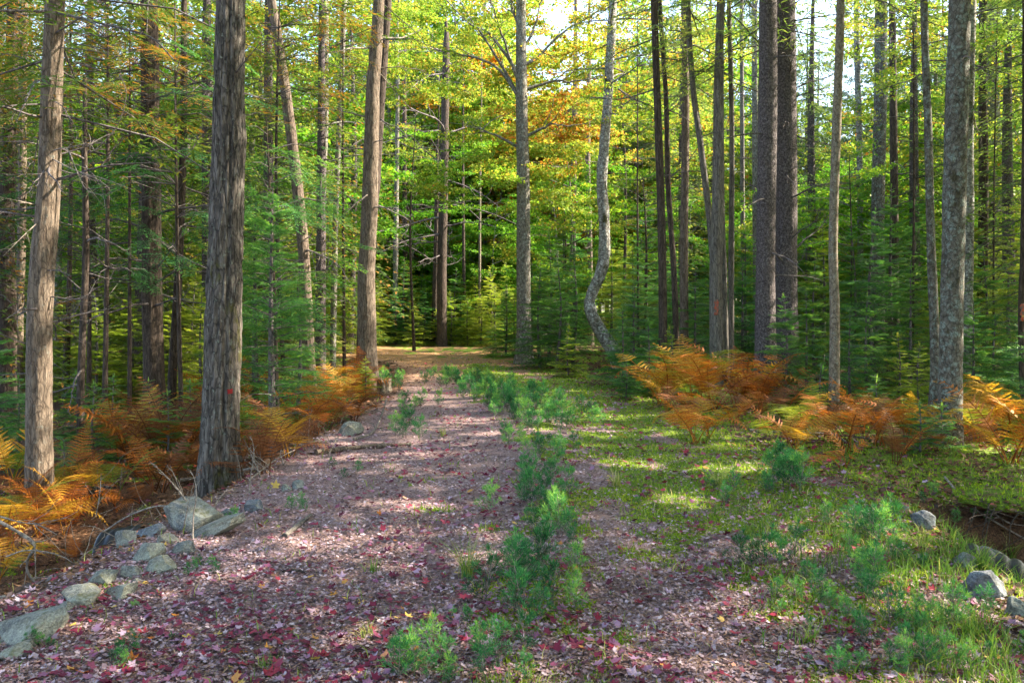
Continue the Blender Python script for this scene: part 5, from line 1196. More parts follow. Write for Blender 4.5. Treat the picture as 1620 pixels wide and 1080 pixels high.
FERNS = [ # px, py, size, colours, n, label
    (1098, 640, 1.15, [E, G], 5, 'tall upright yellow fern leading the big orange clump on the right', .7), (1050, 640, 1.0, [G, G, O], 10, 'orange fern arching low at the left end of the big right clump', .1),
    (1125, 650, 1.1, [O, G, O], 11, 'rusty orange fern in the middle of the big right clump', .3), (1170, 645, 1.15, [O, O, G], 11, 'tall orange fern before the paired spruce trunks', .3), (1205, 650, 1.0, [O, B, O], 10, 'rust fern under the paired spruce trunks', .2),
    (1240, 660, .85, [B, O], 10, 'brown fern at the right end of the big right clump', .1), (1085, 665, .7, [B, B, O], 8, 'withered brown fern low in front of the big right clump', 0), (1160, 670, .6, [B, O], 7, 'small withered fern beneath the big right clump', 0),
    (1275, 690, .85, [G, O, E], 8, 'yellow-tipped fern left of the slim tan stem', .3), (1225, 700, .55, [E], 5, 'small green fern below the slim tan stem', .2), (1310, 700, .7, [O, B], 8, 'copper fern before the slim tan stem', .1), (1345, 715, .75, [O, O, B], 8, 'copper fern right of the slim tan stem', .1),
    (1390, 705, .75, [O, B, O], 9, 'spreading copper fern between the tan stem and the lichen trunk', .1), (1440, 700, .75, [O, G, O], 9, 'copper fern just left of the large lichen trunk', .2), (1420, 735, .6, [B, O], 7, 'low copper fern below the large lichen trunk', 0), (1335, 742, .5, [O], 5, 'single low pinkish fern behind the fallen pale twig', 0),
    (1550, 700, .9, [G, G, E], 9, 'golden fern right of the large lichen trunk', .3), (1595, 690, .95, [G, O, E], 9, 'golden fern at the right edge behind', .3), (1600, 735, .85, [O, G], 9, 'big orange fern leaning over the dark stream bank', .1), (1640, 720, .9, [G, O], 8, 'orange fern cut by the right picture edge', .1), (1570, 655, .8, [G, E], 7, 'farther golden fern right of the lichen trunk', .3),
    (1375, 640, .5, [O, G], 6, 'small far copper fern right of the tan stem', .1), (1330, 655, .5, [E, G], 6, 'small far yellow fern at the foot of the tan stem', .2),
    # left
    (205, 735, 1.1, [G, O, O], 7, 'broad golden fern between the two left cedars', .6), (262, 735, 1.05, [B, O, B], 8, 'pinkish brown fern at the foot of the dark cedar', .6), (300, 730, .8, [B, O], 9, 'rust fern left of the thick furrowed trunk', .2), (180, 790, .8, [E, E, G], 5, 'arching green-yellow fern right of the pale cedar', .1),
    (250, 780, .7, [B, O, B], 9, 'rust red fern above the left boulders', 0), (310, 760, .6, [B, O], 8, 'withered fern at the foot of the thick trunk', 0), (105, 825, .6, [O, O, B], 8, 'red-orange fern below the pale cedar', 0), (60, 850, .75, [O, G], 9, 'orange fern left of the culvert', .1), (15, 870, .95, [G, E, G], 8, 'bright yellow fern at the left picture edge', .2),
    (185, 808, .42, [B, O], 7, 'rust fern hanging above the black culvert', 0), (120, 890, .36, [B, O], 6, 'withered fern over the culvert mouth', 0), (20, 770, .7, [O, G, E], 8, 'olive fern left of the pale cedar', .1), (-10, 930, .7, [G, B], 7, 'shaded fern low at the left picture edge', 0), (95, 800, .6, [G, E], 7, 'gold fern touching the pale cedar foot', .1), (225, 800, .36, [O, B], 6, 'red fern between culvert and big boulder', 0),
    (400, 720, .75, [G, E, O], 8, 'yellow fern right of the thick furrowed trunk', .3), (430, 700, .75, [G, B], 9, 'gold fern behind the right side of the thick trunk', .1), (470, 700, .7, [G, O, G], 10, 'mounded golden fern on the left verge', 0), (455, 725, .6, [B, G], 8, 'brown fern low on the left verge', 0), (510, 680, .75, [G, O], 10, 'golden fern mound beyond the left verge', .1), (500, 650, .8, [O, G], 9, 'orange fern right of the leaning cedar foot', .2),
    (545, 650, .75, [G, O], 10, 'sunlit orange fern before the twin trunk', .1), (575, 632, .8, [O, G, O], 10, 'sunlit orange fern touching the twin trunk', .2), (530, 625, .85, [O, G], 9, 'far orange fern left of the twin trunk', .2), (470, 640, .8, [G, O], 8, 'far gold fern behind the verge', .2), (440, 660, .7, [E, O], 8, 'olive fern behind the verge', .2), (560, 668, .55, [O, B], 8, 'low rusty fern on the verge end', 0),
    (380, 760, .5, [B], 7, 'dead brown fern right of the thick trunk foot', 0), (420, 750, .5, [B], 7, 'dead brown fern on the left bank', 0), (340, 665, .8, [G, O], 8, 'gold fern behind the thick trunk', .2), (400, 640, .8, [O, G], 8, 'far orange fern right behind the thick trunk', .2)]
for f in FERNS: fern(f[0], f[1], f[2], f[3], f[4], f[5], f[6])
rr = random.Random(91)
for i in range(34):
    if i < 22:
        px = rr.uniform(0, 540); py = float(np.interp(px, [0, 120, 250, 340, 450, 540], [860, 810, 735, 715, 690, 650])) + rr.uniform(-45, 35)
        if 110 < px < 270 and py > 775: py -= 60
        lab = 'withered curled fern sunk ' + ('at the left picture edge' if px < 60 else 'beside the pale cedar foot' if px < 130 else 'between pale and dark cedar' if px < 220 else 'under the dark cedar' if px < 300 else 'round the thick trunk foot' if px < 400 else 'right of the thick trunk' if px < 460 else 'before the leaning cedar' if px < 510 else 'near the twin trunk')
    else:
        px = rr.uniform(1010, 1600); py = rr.uniform(640, 715); lab = 'low curled copper fern ' + ('in the left half of the big right clump' if px < 1130 else 'in the right half of the big right clump' if px < 1250 else 'left of the slim tan stem' if px < 1325 else 'right of the slim tan stem' if px < 1420 else 'just left of the lichen trunk' if px < 1500 else 'in the golden patch at the right edge')
    fern(px, py, rr.uniform(.42, .72), rr.choice([[O, B], [B, B, O], [G, O]]), rr.choice([5, 6, 7]), lab, 0)

# ------------------------------------------------------------------ pine seedlings
def seedling(seed, H=.4):
    rg = np.random.RandomState(seed); K = Kites(); T = Tubes()
    def tuft(p, d, n_, l):
        dd = norm(np.asarray(d) * .9 + rg.normal(0, .62, (n_, 3)))
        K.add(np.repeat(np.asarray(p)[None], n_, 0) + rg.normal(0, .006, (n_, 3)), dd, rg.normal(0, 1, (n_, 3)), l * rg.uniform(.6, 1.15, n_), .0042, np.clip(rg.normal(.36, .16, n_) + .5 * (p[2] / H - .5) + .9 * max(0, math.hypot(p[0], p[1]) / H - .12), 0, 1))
    P = wander((0, 0, -.02), (rg.normal(0, .06), rg.normal(0, .06), 1), H, 8, rg, .12, -.1)
    T.add(P, np.linspace(.005, .002, 9), 5)
    nl = 4
    for i in range(nl):
        k = 2 + int(i * 6.2 / nl); c = P[k]; bl = H * (.40 - .07 * i) * rg.uniform(.8, 1.1)
        for j in range(rg.randint(4, 6)):
            az = rg.uniform(0, 6.28); d = np.array([math.cos(az), math.sin(az), .65])
            Bp = wander(c, d, bl, 3, rg, .2, -.25); T.add(Bp, np.linspace(.003, .0015, 4), 4)
            for q in (1, 2, 3): tuft(Bp[q], norm(Bp[q] - Bp[q - 1]) + np.array([0, 0, .3]), 17 if q == 3 else 7, .060)
    for k in range(2, 9): tuft(P[k], (0, 0, 1), 9, .06)
    tuft(P[-1], (0, 0, 1.3), 26, .06)
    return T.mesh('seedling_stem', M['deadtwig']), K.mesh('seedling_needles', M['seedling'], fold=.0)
SD = [seedling(400 + i) for i in range(6)]
def seed_where(px, py):
    d = 'at the bottom edge' if py > 1030 else 'level with the corner boulder' if py > 960 else 'level with the tallest grass tuft' if py > 890 else 'level with the right boulders' if py > 835 else 'level with the largest pale boulder' if py > 780 else 'level with the thick trunk foot' if py > 725 else 'level with the lichen trunk foot' if py > 680 else 'level with the big orange ferns' if py > 640 else 'level with the twin trunk foot' if py > 605 else 'on the far sunny road'
    s = 'on the left verge' if px < 420 else 'on the left track' if px < 660 else 'left in the middle strip' if px < 790 else 'in the middle strip' if px < 860 else 'right in the middle strip' if px < 960 else 'on the right track' if px < 1180 else 'in the right-hand patch' if px < 1330 else 'right in the right-hand patch' if px < 1480 else 'on the right bank'
    return d, s
def seedpx(px, py, hpx, tint=None):
    x, y, z = hit(px, py)
    Hm = hpx / F * y; sc = Hm / .47
    d, s = seed_where(px, py)
    sz = 'tallest' if Hm > .5 else 'tall' if Hm > .41 else 'bushy' if Hm > .33 else 'short' if Hm > .25 else 'small' if Hm > .18 else 'tiny'
    t = place_parts('pine_seedling', f'{sz} pine seedling {s} {d}', 'pine seedling', [('stem', SD[random.randrange(6)][0])], x, y, random.uniform(0, 6.28), sc, 'pine seedlings on the old road')
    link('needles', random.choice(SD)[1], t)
    if tint: 
        o = t.children[-1]; 
        o.material_slots[0].link = 'OBJECT'; o.material_slots[0].material = M[tint]
rr = random.Random(5)
CL = [ # centre px, base py, spread x, spread y, count, height px
    (700, 1068, 75, 14, 9, 95), (770, 1040, 40, 20, 4, 85), (640, 1075, 40, 8, 3, 60), (825, 965, 50, 18, 6, 125), (850, 915, 42, 18, 4, 95), (800, 930, 34, 16, 2, 80), (868, 845, 38, 12, 5, 80), (850, 800, 40, 16, 6, 80), (890, 950, 22, 20, 3, 70), (720, 985, 25, 14, 2, 45), (905, 860, 20, 20, 3, 60),
    (848, 755, 30, 14, 6, 52), (856, 725, 36, 10, 6, 48), (852, 795, 34, 12, 3, 55), (850, 705, 60, 12, 7, 48), (860, 672, 58, 12, 21, 56), (815, 652, 50, 10, 20, 48), (880, 650, 40, 10, 8, 40), (780, 632, 45, 8, 22, 40), (745, 612, 42, 6, 32, 34), (708, 599, 22, 4, 18, 26), (800, 618, 30, 5, 8, 30),
    (628, 612, 18, 10, 10, 34), (650, 640, 26, 10, 7, 36), (640, 685, 25, 14, 6, 55), (660, 660, 18, 10, 3, 36), (600, 590, 14, 6, 3, 24),
    (1230, 770, 40, 14, 7, 82), (1200, 790, 35, 14, 4, 55), (1345, 850, 40, 22, 7, 82), (1240, 900, 40, 24, 7, 82), (1350, 940, 50, 24, 8, 88), (1430, 1000, 60, 30, 9, 92), (1520, 1050, 50, 20, 5, 60), (1320, 1050, 60, 20, 4, 50), (1420, 900, 40, 18, 5, 60), (1300, 960, 40, 20, 5, 60), (1470, 1060, 60, 14, 6, 80), (1380, 1065, 40, 10, 3, 60),
    (1150, 765, 25, 8, 2, 35), (1270, 985, 25, 16, 2, 50), (1530, 830, 40, 16, 3, 40), (1460, 790, 25, 10, 2, 34), (1000, 800, 16, 10, 1, 24), (1040, 860, 30, 20, 2, 24),
    (335, 905, 32, 10, 4, 45), (375, 830, 22, 8, 3, 36), (40, 1015, 40, 14, 4, 45), (190, 1045, 50, 16, 5, 52), (200, 960, 30, 10, 2, 30), (265, 1015, 12, 6, 1, 26), (470, 800, 22, 14, 3, 34), (545, 745, 26, 16, 3, 34), (465, 940, 14, 8, 1, 22)]
for cx_, cy_, sx_, sy_, n_, hp in CL:
    for i in range(n_):
        seedpx(cx_ + rr.gauss(0, sx_ * (.62 if 780 < cx_ < 920 else .8)), min(cy_ + rr.uniform(-sy_, sy_), 1100), hp * rr.uniform(.6, 1.12), 'fir_sun_tint' if (600 < cy_ < 640 and 620 < cx_ < 800 and rr.random() < .35) else None)

# grass tufts one can point at
def tuft(px, py, hpx, n_, label, rb=.6):
    x, y, z = hit(px, py); Hm = hpx / F * y; rg = np.random.RandomState(int(px))
    K = Tubes(); V = []; Tq = []; r = []
    for i in range(n_):
        az = rg.uniform(0, 6.28); ln = rg.uniform(.2, 1.1); h = Hm * rg.uniform(.5, 1.2)
        o = np.array([rg.normal(0, .02), rg.normal(0, .02), -.01]); side = np.array([-math.sin(az), math.cos(az), 0]) * .003
        pts = [o + np.array([math.cos(az) * ln * h * u ** 1.7, math.sin(az) * ln * h * u ** 1.7, h * (u - .35 * ln * u ** 2.4)]) for u in np.linspace(0, 1, 6)]
        b0 = len(V); rv = float(np.clip(rg.normal(rb, .2), 0, 1))
        for k, p in enumerate(pts): ww = 1 - k / 5.5; V += [p - side * ww, p + side * ww]; r += [rv, rv]
        Tq += [(b0 + 2 * k, b0 + 2 * k + 1, b0 + 2 * k + 3, b0 + 2 * k + 2) for k in range(5)]
    o = link('grass_tuft', mk_mesh('grass_tuft', V, np.array(Tq), M['grass'], rnd=r), None, label=label, category='grass tuft', group='single tufts of grass')
    o.location = (x, y, z)
tuft(738, 915, 75, 90, 'tallest yellow-green grass tuft left of the middle seedlings', .55); tuft(580, 1010, 34, 50, 'straw-coloured grass tuft on the left wheel track', .75); tuft(1135, 770, 40, 50, 'dry grass tuft right of the mossy strip')
tuft(590, 905, 30, 40, 'thin green grass tuft left of the tall tuft', .3); tuft(1280, 1020, 50, 50, 'grass tuft beside the right-hand seedlings', .45); tuft(1460, 870, 50, 50, 'grass tuft before the right boulders', .6); tuft(975, 770, 36, 60, 'bent straw grass on the mossy strip', .7); tuft(700, 690, 22, 40, 'yellow grass tuft where the strip begins', .6)
tuft(1180, 850, 30, 40, 'short grass tuft by the right seedlings', .4); tuft(1540, 1010, 55, 60, 'green grass tuft low on the right bank', .3); tuft(1552, 905, 60, 60, 'grass tuft hiding the right culvert end', .3); tuft(1598, 900, 60, 50, 'grass tuft at the right edge over the culvert', .35); tuft(420, 1060, 30, 40, 'thin grass at the bottom left', .4)

# ------------------------------------------------------------------ boulders
def icosphere(sub):
    import bmesh
    bm = bmesh.new(); bmesh.ops.create_icosphere(bm, subdivisions=sub, radius=1)
    V = np.array([v.co[:] for v in bm.verts]); Fc = np.array([[v.index for v in f.verts] for f in bm.faces]); bm.free(); return V, Fc
IV, IF = icosphere(5)
def boulder(label, cx_, cy_, wpx, hpx, seed, rot=0.0, deep=.8, Y=None, flat=.0, name='boulder', basepy=None):
    """centre px, picture width and height"""
    by = basepy or (cy_ + hpx * .36)
    if Y is None: x, y, z = hit(cx_, by)
    else: y = Y
    c = world(cx_, cy_, y); a = wpx / F * y / 2 * 1.14; b = hpx / F * y / 2 * 1.32
    V = IV.copy()
    # flatten into facets
    rg = np.random.RandomState(seed)
    V = V * (1 + (fbm(V[:, 0] * 1.3 + seed, V[:, 1] * 1.3, V[:, 2] * 1.3, 2) - .5) * .4)[:, None]
    for k in range(20):
        nrm = norm(rg.normal(0, 1, 3)); lim = rg.uniform(.52, .88); dd = V @ nrm; V = V - np.maximum(dd - lim, 0)[:, None] * nrm * 1.0
    disp = (fbm(V[:, 0] * 1.7 + seed, V[:, 1] * 1.7, V[:, 2] * 1.7, 3) - .5) * .10 + (fbm(V[:, 0] * 7 + seed, V[:, 1] * 7, V[:, 2] * 7, 3) - .5) * .10 + (fbm(V[:, 0] * 22 + seed, V[:, 1] * 22, V[:, 2] * 22, 2) - .5) * .03
    V = V * (1 + disp)[:, None]
    V = V * np.array([a, a * deep, b * .95])
    cr, sr = math.cos(rot), math.sin(rot)
    V = np.column_stack([V[:, 0] * cr + V[:, 2] * sr, V[:, 1], -V[:, 0] * sr + V[:, 2] * cr])
    o = link(name, mk_mesh(name, V, IF, M['rock'], smooth=True), None, label=label, category='boulder' if wpx > 60 else 'rock', group='rocks edging the old road')
    gz = hz(c[0], y + a * deep * .3)
    o.location = (c[0], y + a * deep * .3, c[2] - b * .20)
for a in [('largest pale rounded boulder right of the black culvert', 304, 812, 100, 64, 1, .0, .8, 6.9), ('flat-topped grey rock left of the largest boulder', 236, 840, 44, 26, 2, 0, .8, 6.6), ('slanting blue-grey slab beside the culvert ribs', 232, 874, 60, 40, 3, -.6, .7, 6.0),
          ('rounded speckled rock right of the slanting slab', 248, 892, 56, 38, 4, -.4, .7, 5.8), ('long low slab below the largest boulder', 335, 838, 140, 26, 5, -.42, .6, 6.2), ('short grey block under the long slab', 288, 868, 40, 26, 6, 0, .8, 5.9), ('small grey rock at the right end of the long slab', 400, 801, 36, 22, 7, 0, .8, 7.0),
          ('long whitish slab below the culvert', 185, 938, 66, 24, 8, -.35, .7, 5.0), ('greenish rock left of the whitish slab', 125, 944, 66, 34, 9, -.1, .8, 4.9), ('big pale green boulder in the bottom left corner', 40, 992, 150, 58, 10, -.38, .7, 4.45), ('dark blue-grey stone by the corner boulder', 86, 986, 38, 30, 11, -.3, .8, 4.2),
          ('small pale flat stone among leaves at lower left', 129, 1025, 34, 17, 12, -.4, .6, 3.8), ('small blue stone under the speckled rock', 218, 920, 22, 14, 13, 0, .8, 5.2), ('small grey stone on the left verge', 470, 768, 26, 18, 14, 0, .8, None), ('second small grey stone on the left verge', 452, 772, 18, 14, 15, 0, .8, None),
          ('blue-grey oblong rock on the right bank', 1465, 825, 56, 30, 16, .6, .7, 6.1), ('small stone above the oblong rock on the right', 1434, 804, 16, 10, 17, 0, .8, 6.4), ('small stone left of the oblong rock', 1402, 838, 14, 12, 21, 0, .8, 6.0), ('mossy grey boulder behind the right culvert end', 1566, 878, 76, 40, 18, .1, .8, 6.0), ('rounded pale boulder before the right culvert end', 1566, 925, 76, 60, 19, .35, .7, 4.9),
          ('yellowish rock at the right picture edge', 1618, 962, 44, 40, 20, .3, .8, 4.6), ('flat grey stone resting against the right culvert end', 1535, 890, 44, 26, 24, .2, .8, None), ('half-buried stone left of the pale boulder', 1447, 883, 30, 20, 22, .2, .8, 5.2), ('grey stone in the verge left of the road', 555, 680, 40, 24, 23, 0, .8, None), ('wedge-shaped grey stone over the culvert', 196, 852, 44, 34, 31, -.5, .8, None), ('angular stone between culvert and whitish slab', 205, 905, 44, 26, 32, .3, .8, None), ('low mossy stone behind the whitish slab', 160, 915, 46, 26, 33, -.2, .8, None), ('small angular stone touching the largest boulder', 262, 852, 34, 26, 34, .4, .8, None), ('broken stone at the foot of the greenish rock', 98, 965, 40, 22, 35, -.3, .8, None), ('narrow stone right of the largest boulder', 362, 812, 34, 24, 36, .2, .8, None), ('half-sunk stone below the corner boulder', 20, 1030, 60, 24, 37, -.2, .8, None)]:
    boulder(a[0], *a[1:5], a[5], a[6], a[7], None)

# ------------------------------------------------------------------ culvert pipes
def culvert(label, p0, p1, R):
    p0, p1 = np.array(p0), np.array(p1); L = np.linalg.norm(p1 - p0)
    ns = int(L / .014); s = np.linspace(0, L, ns); sd = 40
    r = R + .022 * (np.abs(np.sin(s * math.pi / .085)) ** .7)
    d = (p1 - p0) / L; P = s[:, None] * d
    V1, Q1 = tube(P, r, sd); V2, Q2 = tube(P, r - .02, sd)
    n1 = len(V1); j = np.arange(sd); jn = (j + 1) % sd
    e0 = np.stack([j, n1 + j, n1 + jn, jn], -1); b = (ns - 1) * sd
    e1 = np.stack([b + j, b + jn, n1 + b + jn, n1 + b + j], -1)
    o = link('culvert_pipe', mk_mesh('culvert_pipe', np.vstack([V1, V2]), np.vstack([Q1, Q2[:, ::-1] + n1, e0, e1]), M['pipe'], smooth=True), None, label=label, category='culvert pipe')
    o.location = tuple(p0)
culvert('black corrugated plastic culvert poking out below the left boulders', (-2.1, 6.5, -.30), (-3.25, 6.4, -.46), .27)
culvert('dark corrugated culvert end behind the pale boulder at right', (2.98, 5.34, -.19), (3.34, 5.14, -.30), .23)

# ------------------------------------------------------------------ sticks and fallen wood
def stick(label, pts, wpx, mat='deadtwig', name='stick', twigs=2, lift=0.0, cat='stick', lifts=None):
    P = []
    for i, (px, py) in enumerate(pts):
        x, y, z = hit(px, py); P.append(np.array([x, y, z])); 
    y0 = P[0][1]; r = wpx / F * y0 / 2
    P = [p + np.array([0, 0, r * .8 + lift + (lifts[i] if lifts else 0)]) for i, p in enumerate(P)]
    P = spline(P, 16); c0 = P[0].copy(); P = P - c0
    T = Tubes(); T.add(P, np.linspace(r, r * .6, 16) * (1 + .1 * RS.normal(0, 1, 16)), 9)
    # closed cut ends
    for e in (0, -1): T.add([P[e], P[e] + (P[e] - P[1 if e == 0 else -2]) * .02], [r * (1 if e == 0 else .6), .0005], 9)
    for q in range(twigs):
        k = RS.randint(4, 15); T.add(wander(P[k], norm(P[k] - P[k - 1]) + np.array([RS.normal(0, .6), RS.normal(0, .6), .35]), RS.uniform(.08, .28), 5, RS, .5, .1), np.linspace(r * .45, r * .15, 6), 5)
    o = link(name, T.mesh(name, M[mat]), None, label=label, category=cat, group='fallen sticks and branches'); o.location = tuple(c0)
stick('short thick grey stick on the left wheel track', [(450, 852), (492, 818)], 10, 'silver', twigs=0)
stick('crooked brown stick lying at the bottom left of the road', [(285, 1018), (330, 1022), (350, 1026), (372, 1040), (388, 1044)], 7, 'deadtwig', twigs=1)
stick('thin pale stick on the right wheel track near the bottom', [(1028, 1017), (1065, 990), (1106, 968)], 5.5, 'deadtwig', twigs=1)
stick('short dark bark piece on the left wheel track', [(448, 905), (485, 908)], 8, 'darkbark', twigs=0)
stick('old mossy pole half buried across the left verge', [(500, 720), (560, 712), (650, 706)], 10, 'cedar', 'fallen_pole', 1, cat='log')
stick('long pale fallen twig before the copper ferns', [(1186, 686), (1250, 690), (1310, 692), (1380, 700)], 4.5, 'silver', twigs=4, lift=.03)
stick('forked grey twig crossing the pale fallen twig', [(1300, 680), (1312, 690), (1345, 712)], 4.5, 'silver', twigs=2, lift=.05)
stick('weathered forked branch at the left road edge', [(560, 700), (590, 690), (605, 662), (612, 640)], 5, 'silver', twigs=3, lift=.02, lifts=[0, .02, .05, .08])
stick('long thin twig leaning over the right stream bank', [(1495, 772), (1530, 815), (1570, 845), (1625, 890)], 3.5, 'deadtwig', twigs=4, lift=.10)
stick('second thin twig on the right stream bank', [(1550, 812), (1590, 850), (1625, 872)], 3, 'deadtwig', twigs=3, lift=.12)
stick('mossy fallen log behind the pale cedar foot', [(70, 800), (120, 790), (175, 782)], 24, 'old', 'fallen_log', 1, cat='log')
stick('dark fallen log at the left picture edge', [(-20, 812), (20, 806), (62, 802)], 14, 'darkbark', 'fallen_log', 1, cat='log')
stick('grey fallen log at the far left behind the cedars', [(-20, 668), (10, 667), (28, 666)], 5, 'silver', 'fallen_log', 0, cat='log')
stick('brown fallen branch behind the thick trunk foot', [(285, 768), (340, 760), (400, 752)], 6, 'deadtwig', 'fallen_branch', 3, .05, cat='branch')
stick('thin straight twig on the left bank beside the yellow leaf', [(395, 770), (440, 735), (480, 715)], 3, 'deadtwig', twigs=3, lift=.06)
SB = 'bare dead branches over the left ditch'
for lab, pts, Y, r, dY in [('arched pale branch over the culvert toward the big boulder', [(165, 840), (205, 815), (250, 800), (275, 808), (280, 840)], 6.4, .008, [0, -.2, -.3, -.4, -.4]),
    ('thick forked pale branch at the left edge over the ditch', [(-5, 822), (30, 842), (55, 862), (42, 890), (50, 915), (70, 922)], 5.6, .013, None), ('long grey branch crossing the ditch low', [(-5, 945), (30, 942), (55, 956), (70, 960)], 5.0, .010, None),
    ('upright thin dead twig above the left ferns', [(152, 815), (158, 780), (160, 748)], 6.8, .005, None), ('thin twig crossing the culvert mouth', [(50, 915), (110, 905), (150, 885), (200, 860)], 5.6, .006, [0, .1, .2, .4]),
    ('slanting thin twig rising from the ditch', [(62, 955), (100, 915), (130, 880), (152, 865)], 5.2, .006, [0, .1, .2, .3]), ('thin branch at the left edge below the yellow fern', [(-5, 815), (30, 825), (60, 830), (90, 845)], 5.8, .007, None),
    ('curved twig low in front of the culvert', [(10, 880), (45, 870), (100, 880), (140, 915)], 5.4, .005, None), ('fine twig beside the big boulder', [(215, 850), (240, 840), (262, 852), (268, 870)], 5.9, .005, None)]:
    o = curl(lab, pts, Y, r, name='dead_branch', twigs=5, dY=dY); o['group'] = SB
rr = random.Random(31)
for i in range(26):
    px = rr.uniform(380, 540); py = 790 - (px - 380) * .55 + rr.uniform(-30, 10)
    if i >= 14: px = rr.uniform(100, 330); py = 800 + rr.uniform(-40, 60)
    x, y, z = hit(px, py)
    o = link('dead_stalk', rr.choice(DB), None, label='thin bare stalk leaning ' + (('on the bank touching the thick trunk' if px < 430 else 'on the bank left of the small grey stones' if px < 480 else 'at the verge before the golden ferns') if i < 14 else ('among rusty ferns beside the pale cedar' if px < 180 else 'above the black culvert' if px < 250 else 'behind the largest pale boulder')), category='dead stalk', group='bare stalks on the left bank')
    o.location = (x, y, z); s = rr.uniform(.3, .7); o.scale = (s, s, s); o.rotation_euler = (rr.uniform(-.4, .4), -rr.uniform(.5, 1.4), rr.uniform(0, 6.28))

# ------------------------------------------------------------------ broken stump on the right
def stump(label, px, py, wpx, hpx, Y=None, mat='darkbark'):
    if Y is None: x, y, z = hit(px, py)
    else: y = Y; x = (px - 810) / F * y; z = hz(x, y)
    R = wpx / F * y / 2; Hh = hpx / F * y; sd = 28; rows = 12
    th = np.arange(sd) / sd * 2 * math.pi; rg = np.random.RandomState(int(px))
    top = Hh * (.62 + .4 * vn(np.cos(th) * 2.2, np.sin(th) * 2.2, px) ) + rg.normal(0, Hh * .05, sd)
    V = []
    for inner in (0, 1):
        for i in range(rows):
            u = i / (rows - 1); rr_ = R * (1.25 - .35 * min(1, u * 2)) * (1 + .12 * np.sin(th * 7 + inner)) * (1 if not inner else .62)
            V.append(np.column_stack([np.cos(th) * rr_, np.sin(th) * rr_, u * top * (1 if not inner else .8)]))
    V = np.concatenate(V); j = np.arange(sd); jn = (j + 1) % sd; Qs = []
    for b in range(rows - 1): Qs.append(np.stack([b * sd + j, b * sd + jn, (b + 1) * sd + jn, (b + 1) * sd + j], -1))
    o0 = rows * sd
    for b in range(rows - 1): Qs.append(np.stack([o0 + b * sd + j, o0 + (b + 1) * sd + j, o0 + (b + 1) * sd + jn, o0 + b * sd + jn], -1))
    b = (rows - 1) * sd; Qs.append(np.stack([b + j, b + jn, o0 + b + jn, o0 + b + j], -1))
    o = link('stump', mk_mesh('stump', V, np.concatenate(Qs), M[mat], smooth=False), None, label=label, category='stump'); o.location = (x, y, z - .05)
stump('jagged broken brown stump right of the slim tan stem', 1406, 558, 19, 44, 16.5, 'cedar')
stump('low splintered pale stump at the foot of the twin trunk', 607, 618, 24, 30, 15.9, 'tan')
# mossy root mat overhanging the right stream
V = IV.copy(); V = V * (1 + (fbm(V[:, 0] * 2.2, V[:, 1] * 2.2, V[:, 2] * 2.2, 4) - .5) * .5)[:, None] * np.array([1.0, .55, .085])
V[:, 2] += .05 * (fbm(V[:, 0] * 5, V[:, 1] * 5, 2., 3) - .5) - .10 * (V[:, 1] < -.3) * (-.3 - V[:, 1])
o = link('root_mat', mk_mesh('root_mat', V, IF, M['ground'], smooth=True, attrs=dict(road=np.zeros(len(V)), moss=(V[:, 2] > -.01) * (.45 + .9 * fbm(V[:, 0] * 4, V[:, 1] * 4, 7.)), far=np.zeros(len(V)))), None, label='mossy overhanging bank of roots above the dark hollow at right', category='bank', kind='structure')
o.location = (4.85, 6.95, -.07)
up = IF[(V[IF].mean(1)[:, 2] > .0)]; pk = V[up[RS.randint(0, len(up), 2600)]].mean(1) + np.array([4.85, 6.95, -.07])
K = Kites(); K.add(pk[:1900], np.column_stack([RS.normal(0, .5, (1900, 2)), np.ones(1900)]), RS.normal(0, 1, (1900, 3)), RS.uniform(.02, .06, 1900), .012, RS.rand(1900) * .7)
link('bank_moss', K.mesh('bank_moss', M['moss']), kind='stuff', label='moss tufts on the overhanging bank at right')
K = Kites(); K.add(pk[1900:] + (0, 0, .01), np.column_stack([RS.normal(0, 1, (700, 2)), np.zeros(700)]), np.column_stack([RS.normal(0, .4, (700, 2)), np.ones(700)]), RS.uniform(.03, .07, 700), RS.uniform(.02, .04, 700), RS.rand(700))
link('bank_litter', K.mesh('bank_litter', M['brownlitter']), kind='stuff', label='brown leaves on the overhanging bank at right')
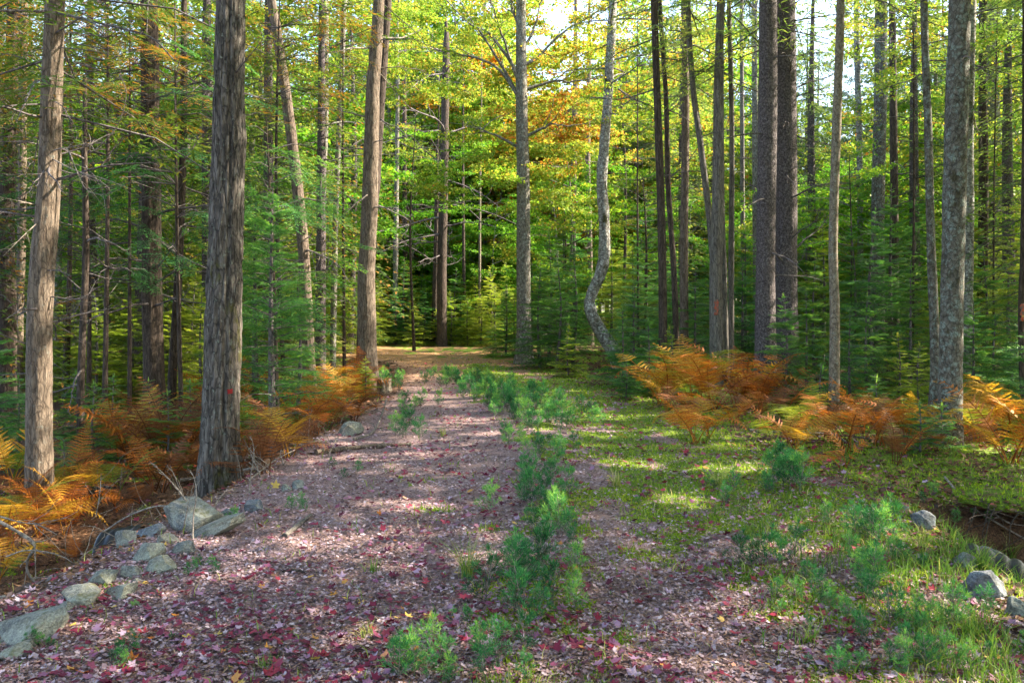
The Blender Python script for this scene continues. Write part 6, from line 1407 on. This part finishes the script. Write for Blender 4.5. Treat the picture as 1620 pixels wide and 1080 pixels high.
# dark cut bank with hanging roots at the right stream
T = Tubes()
for i in range(30):
    x0, y0 = RS.uniform(3.75, 5.2), RS.uniform(6.25, 6.6)
    T.add(wander((x0, y0, RS.uniform(-.08, .04)), (RS.normal(0, 1.0), -.3, -.35), RS.uniform(.2, .7), 8, RS, .5, .7), np.linspace(.007, .0015, 9), 4)
o = link('hanging_roots', T.mesh('hanging_roots', M['darkbark']), None, label='tangle of dark roots hanging from the right stream bank', category='roots', kind='stuff')

# far-off woods closing the view, where single trees can no longer be told apart
K = Kites(); T = Tubes()
rg = np.random.RandomState(8)
for i in range(150):
    Y = rg.uniform(100, 150); x = rg.uniform(-.85, .85) * Y; h = rg.uniform(14, 25); z0 = float(hfun(x, Y))
    N = 420
    zz = rg.uniform(.03, 1, N) ** .9 * h
    rad_ = (1.1 - zz / h) * rg.uniform(1.8, 3.2) + .3
    az = rg.uniform(0, 6.28, N); q = np.sqrt(rg.rand(N)) * rad_
    K.add(np.column_stack([x + np.cos(az) * q, Y + np.sin(az) * q, z0 + zz]), np.column_stack([np.cos(az), np.sin(az), rg.normal(-.2, .3, N)]), np.column_stack([rg.normal(0, .5, N), rg.normal(0, .5, N), np.ones(N)]), rg.uniform(.4, .9, N), rg.uniform(.25, .5, N), np.clip(rg.normal(.5, .2, N), 0, 1))
o = link('far_forest_foliage', K.mesh('far_forest', M['mapyellow']), kind='stuff', label='far-off woods closing the view')

# ------------------------------------------------------------------ tell look-alikes apart by their order across the place
from collections import defaultdict
by = defaultdict(list)
for o in COL.objects:
    if o.parent is None and o.get('label') and 'outside the frame' not in o['label']: by[o['label']].append(o)
ORD = ['leftmost', 'second from left', 'third from left', 'fourth from left', 'fifth from left', 'sixth from left', 'seventh from left', 'eighth from left']
for lab, os_ in by.items():
    n_ = len(os_)
    if n_ < 2 or n_ > 8: continue
    os_.sort(key=lambda o: o.location.x / max(o.location.y, .5))
    for k, o in enumerate(os_):
        pre = ORD[k] if k < n_ - 1 else 'rightmost'
        new = f'{pre} {lab}'
        if len(new.split()) > 16: new = f'{pre} ' + lab.replace('sunny road patch', 'sunny patch').replace('farther back ', 'back ').replace('very far back', 'far back')
        if len(new.split()) <= 16: o['label'] = new
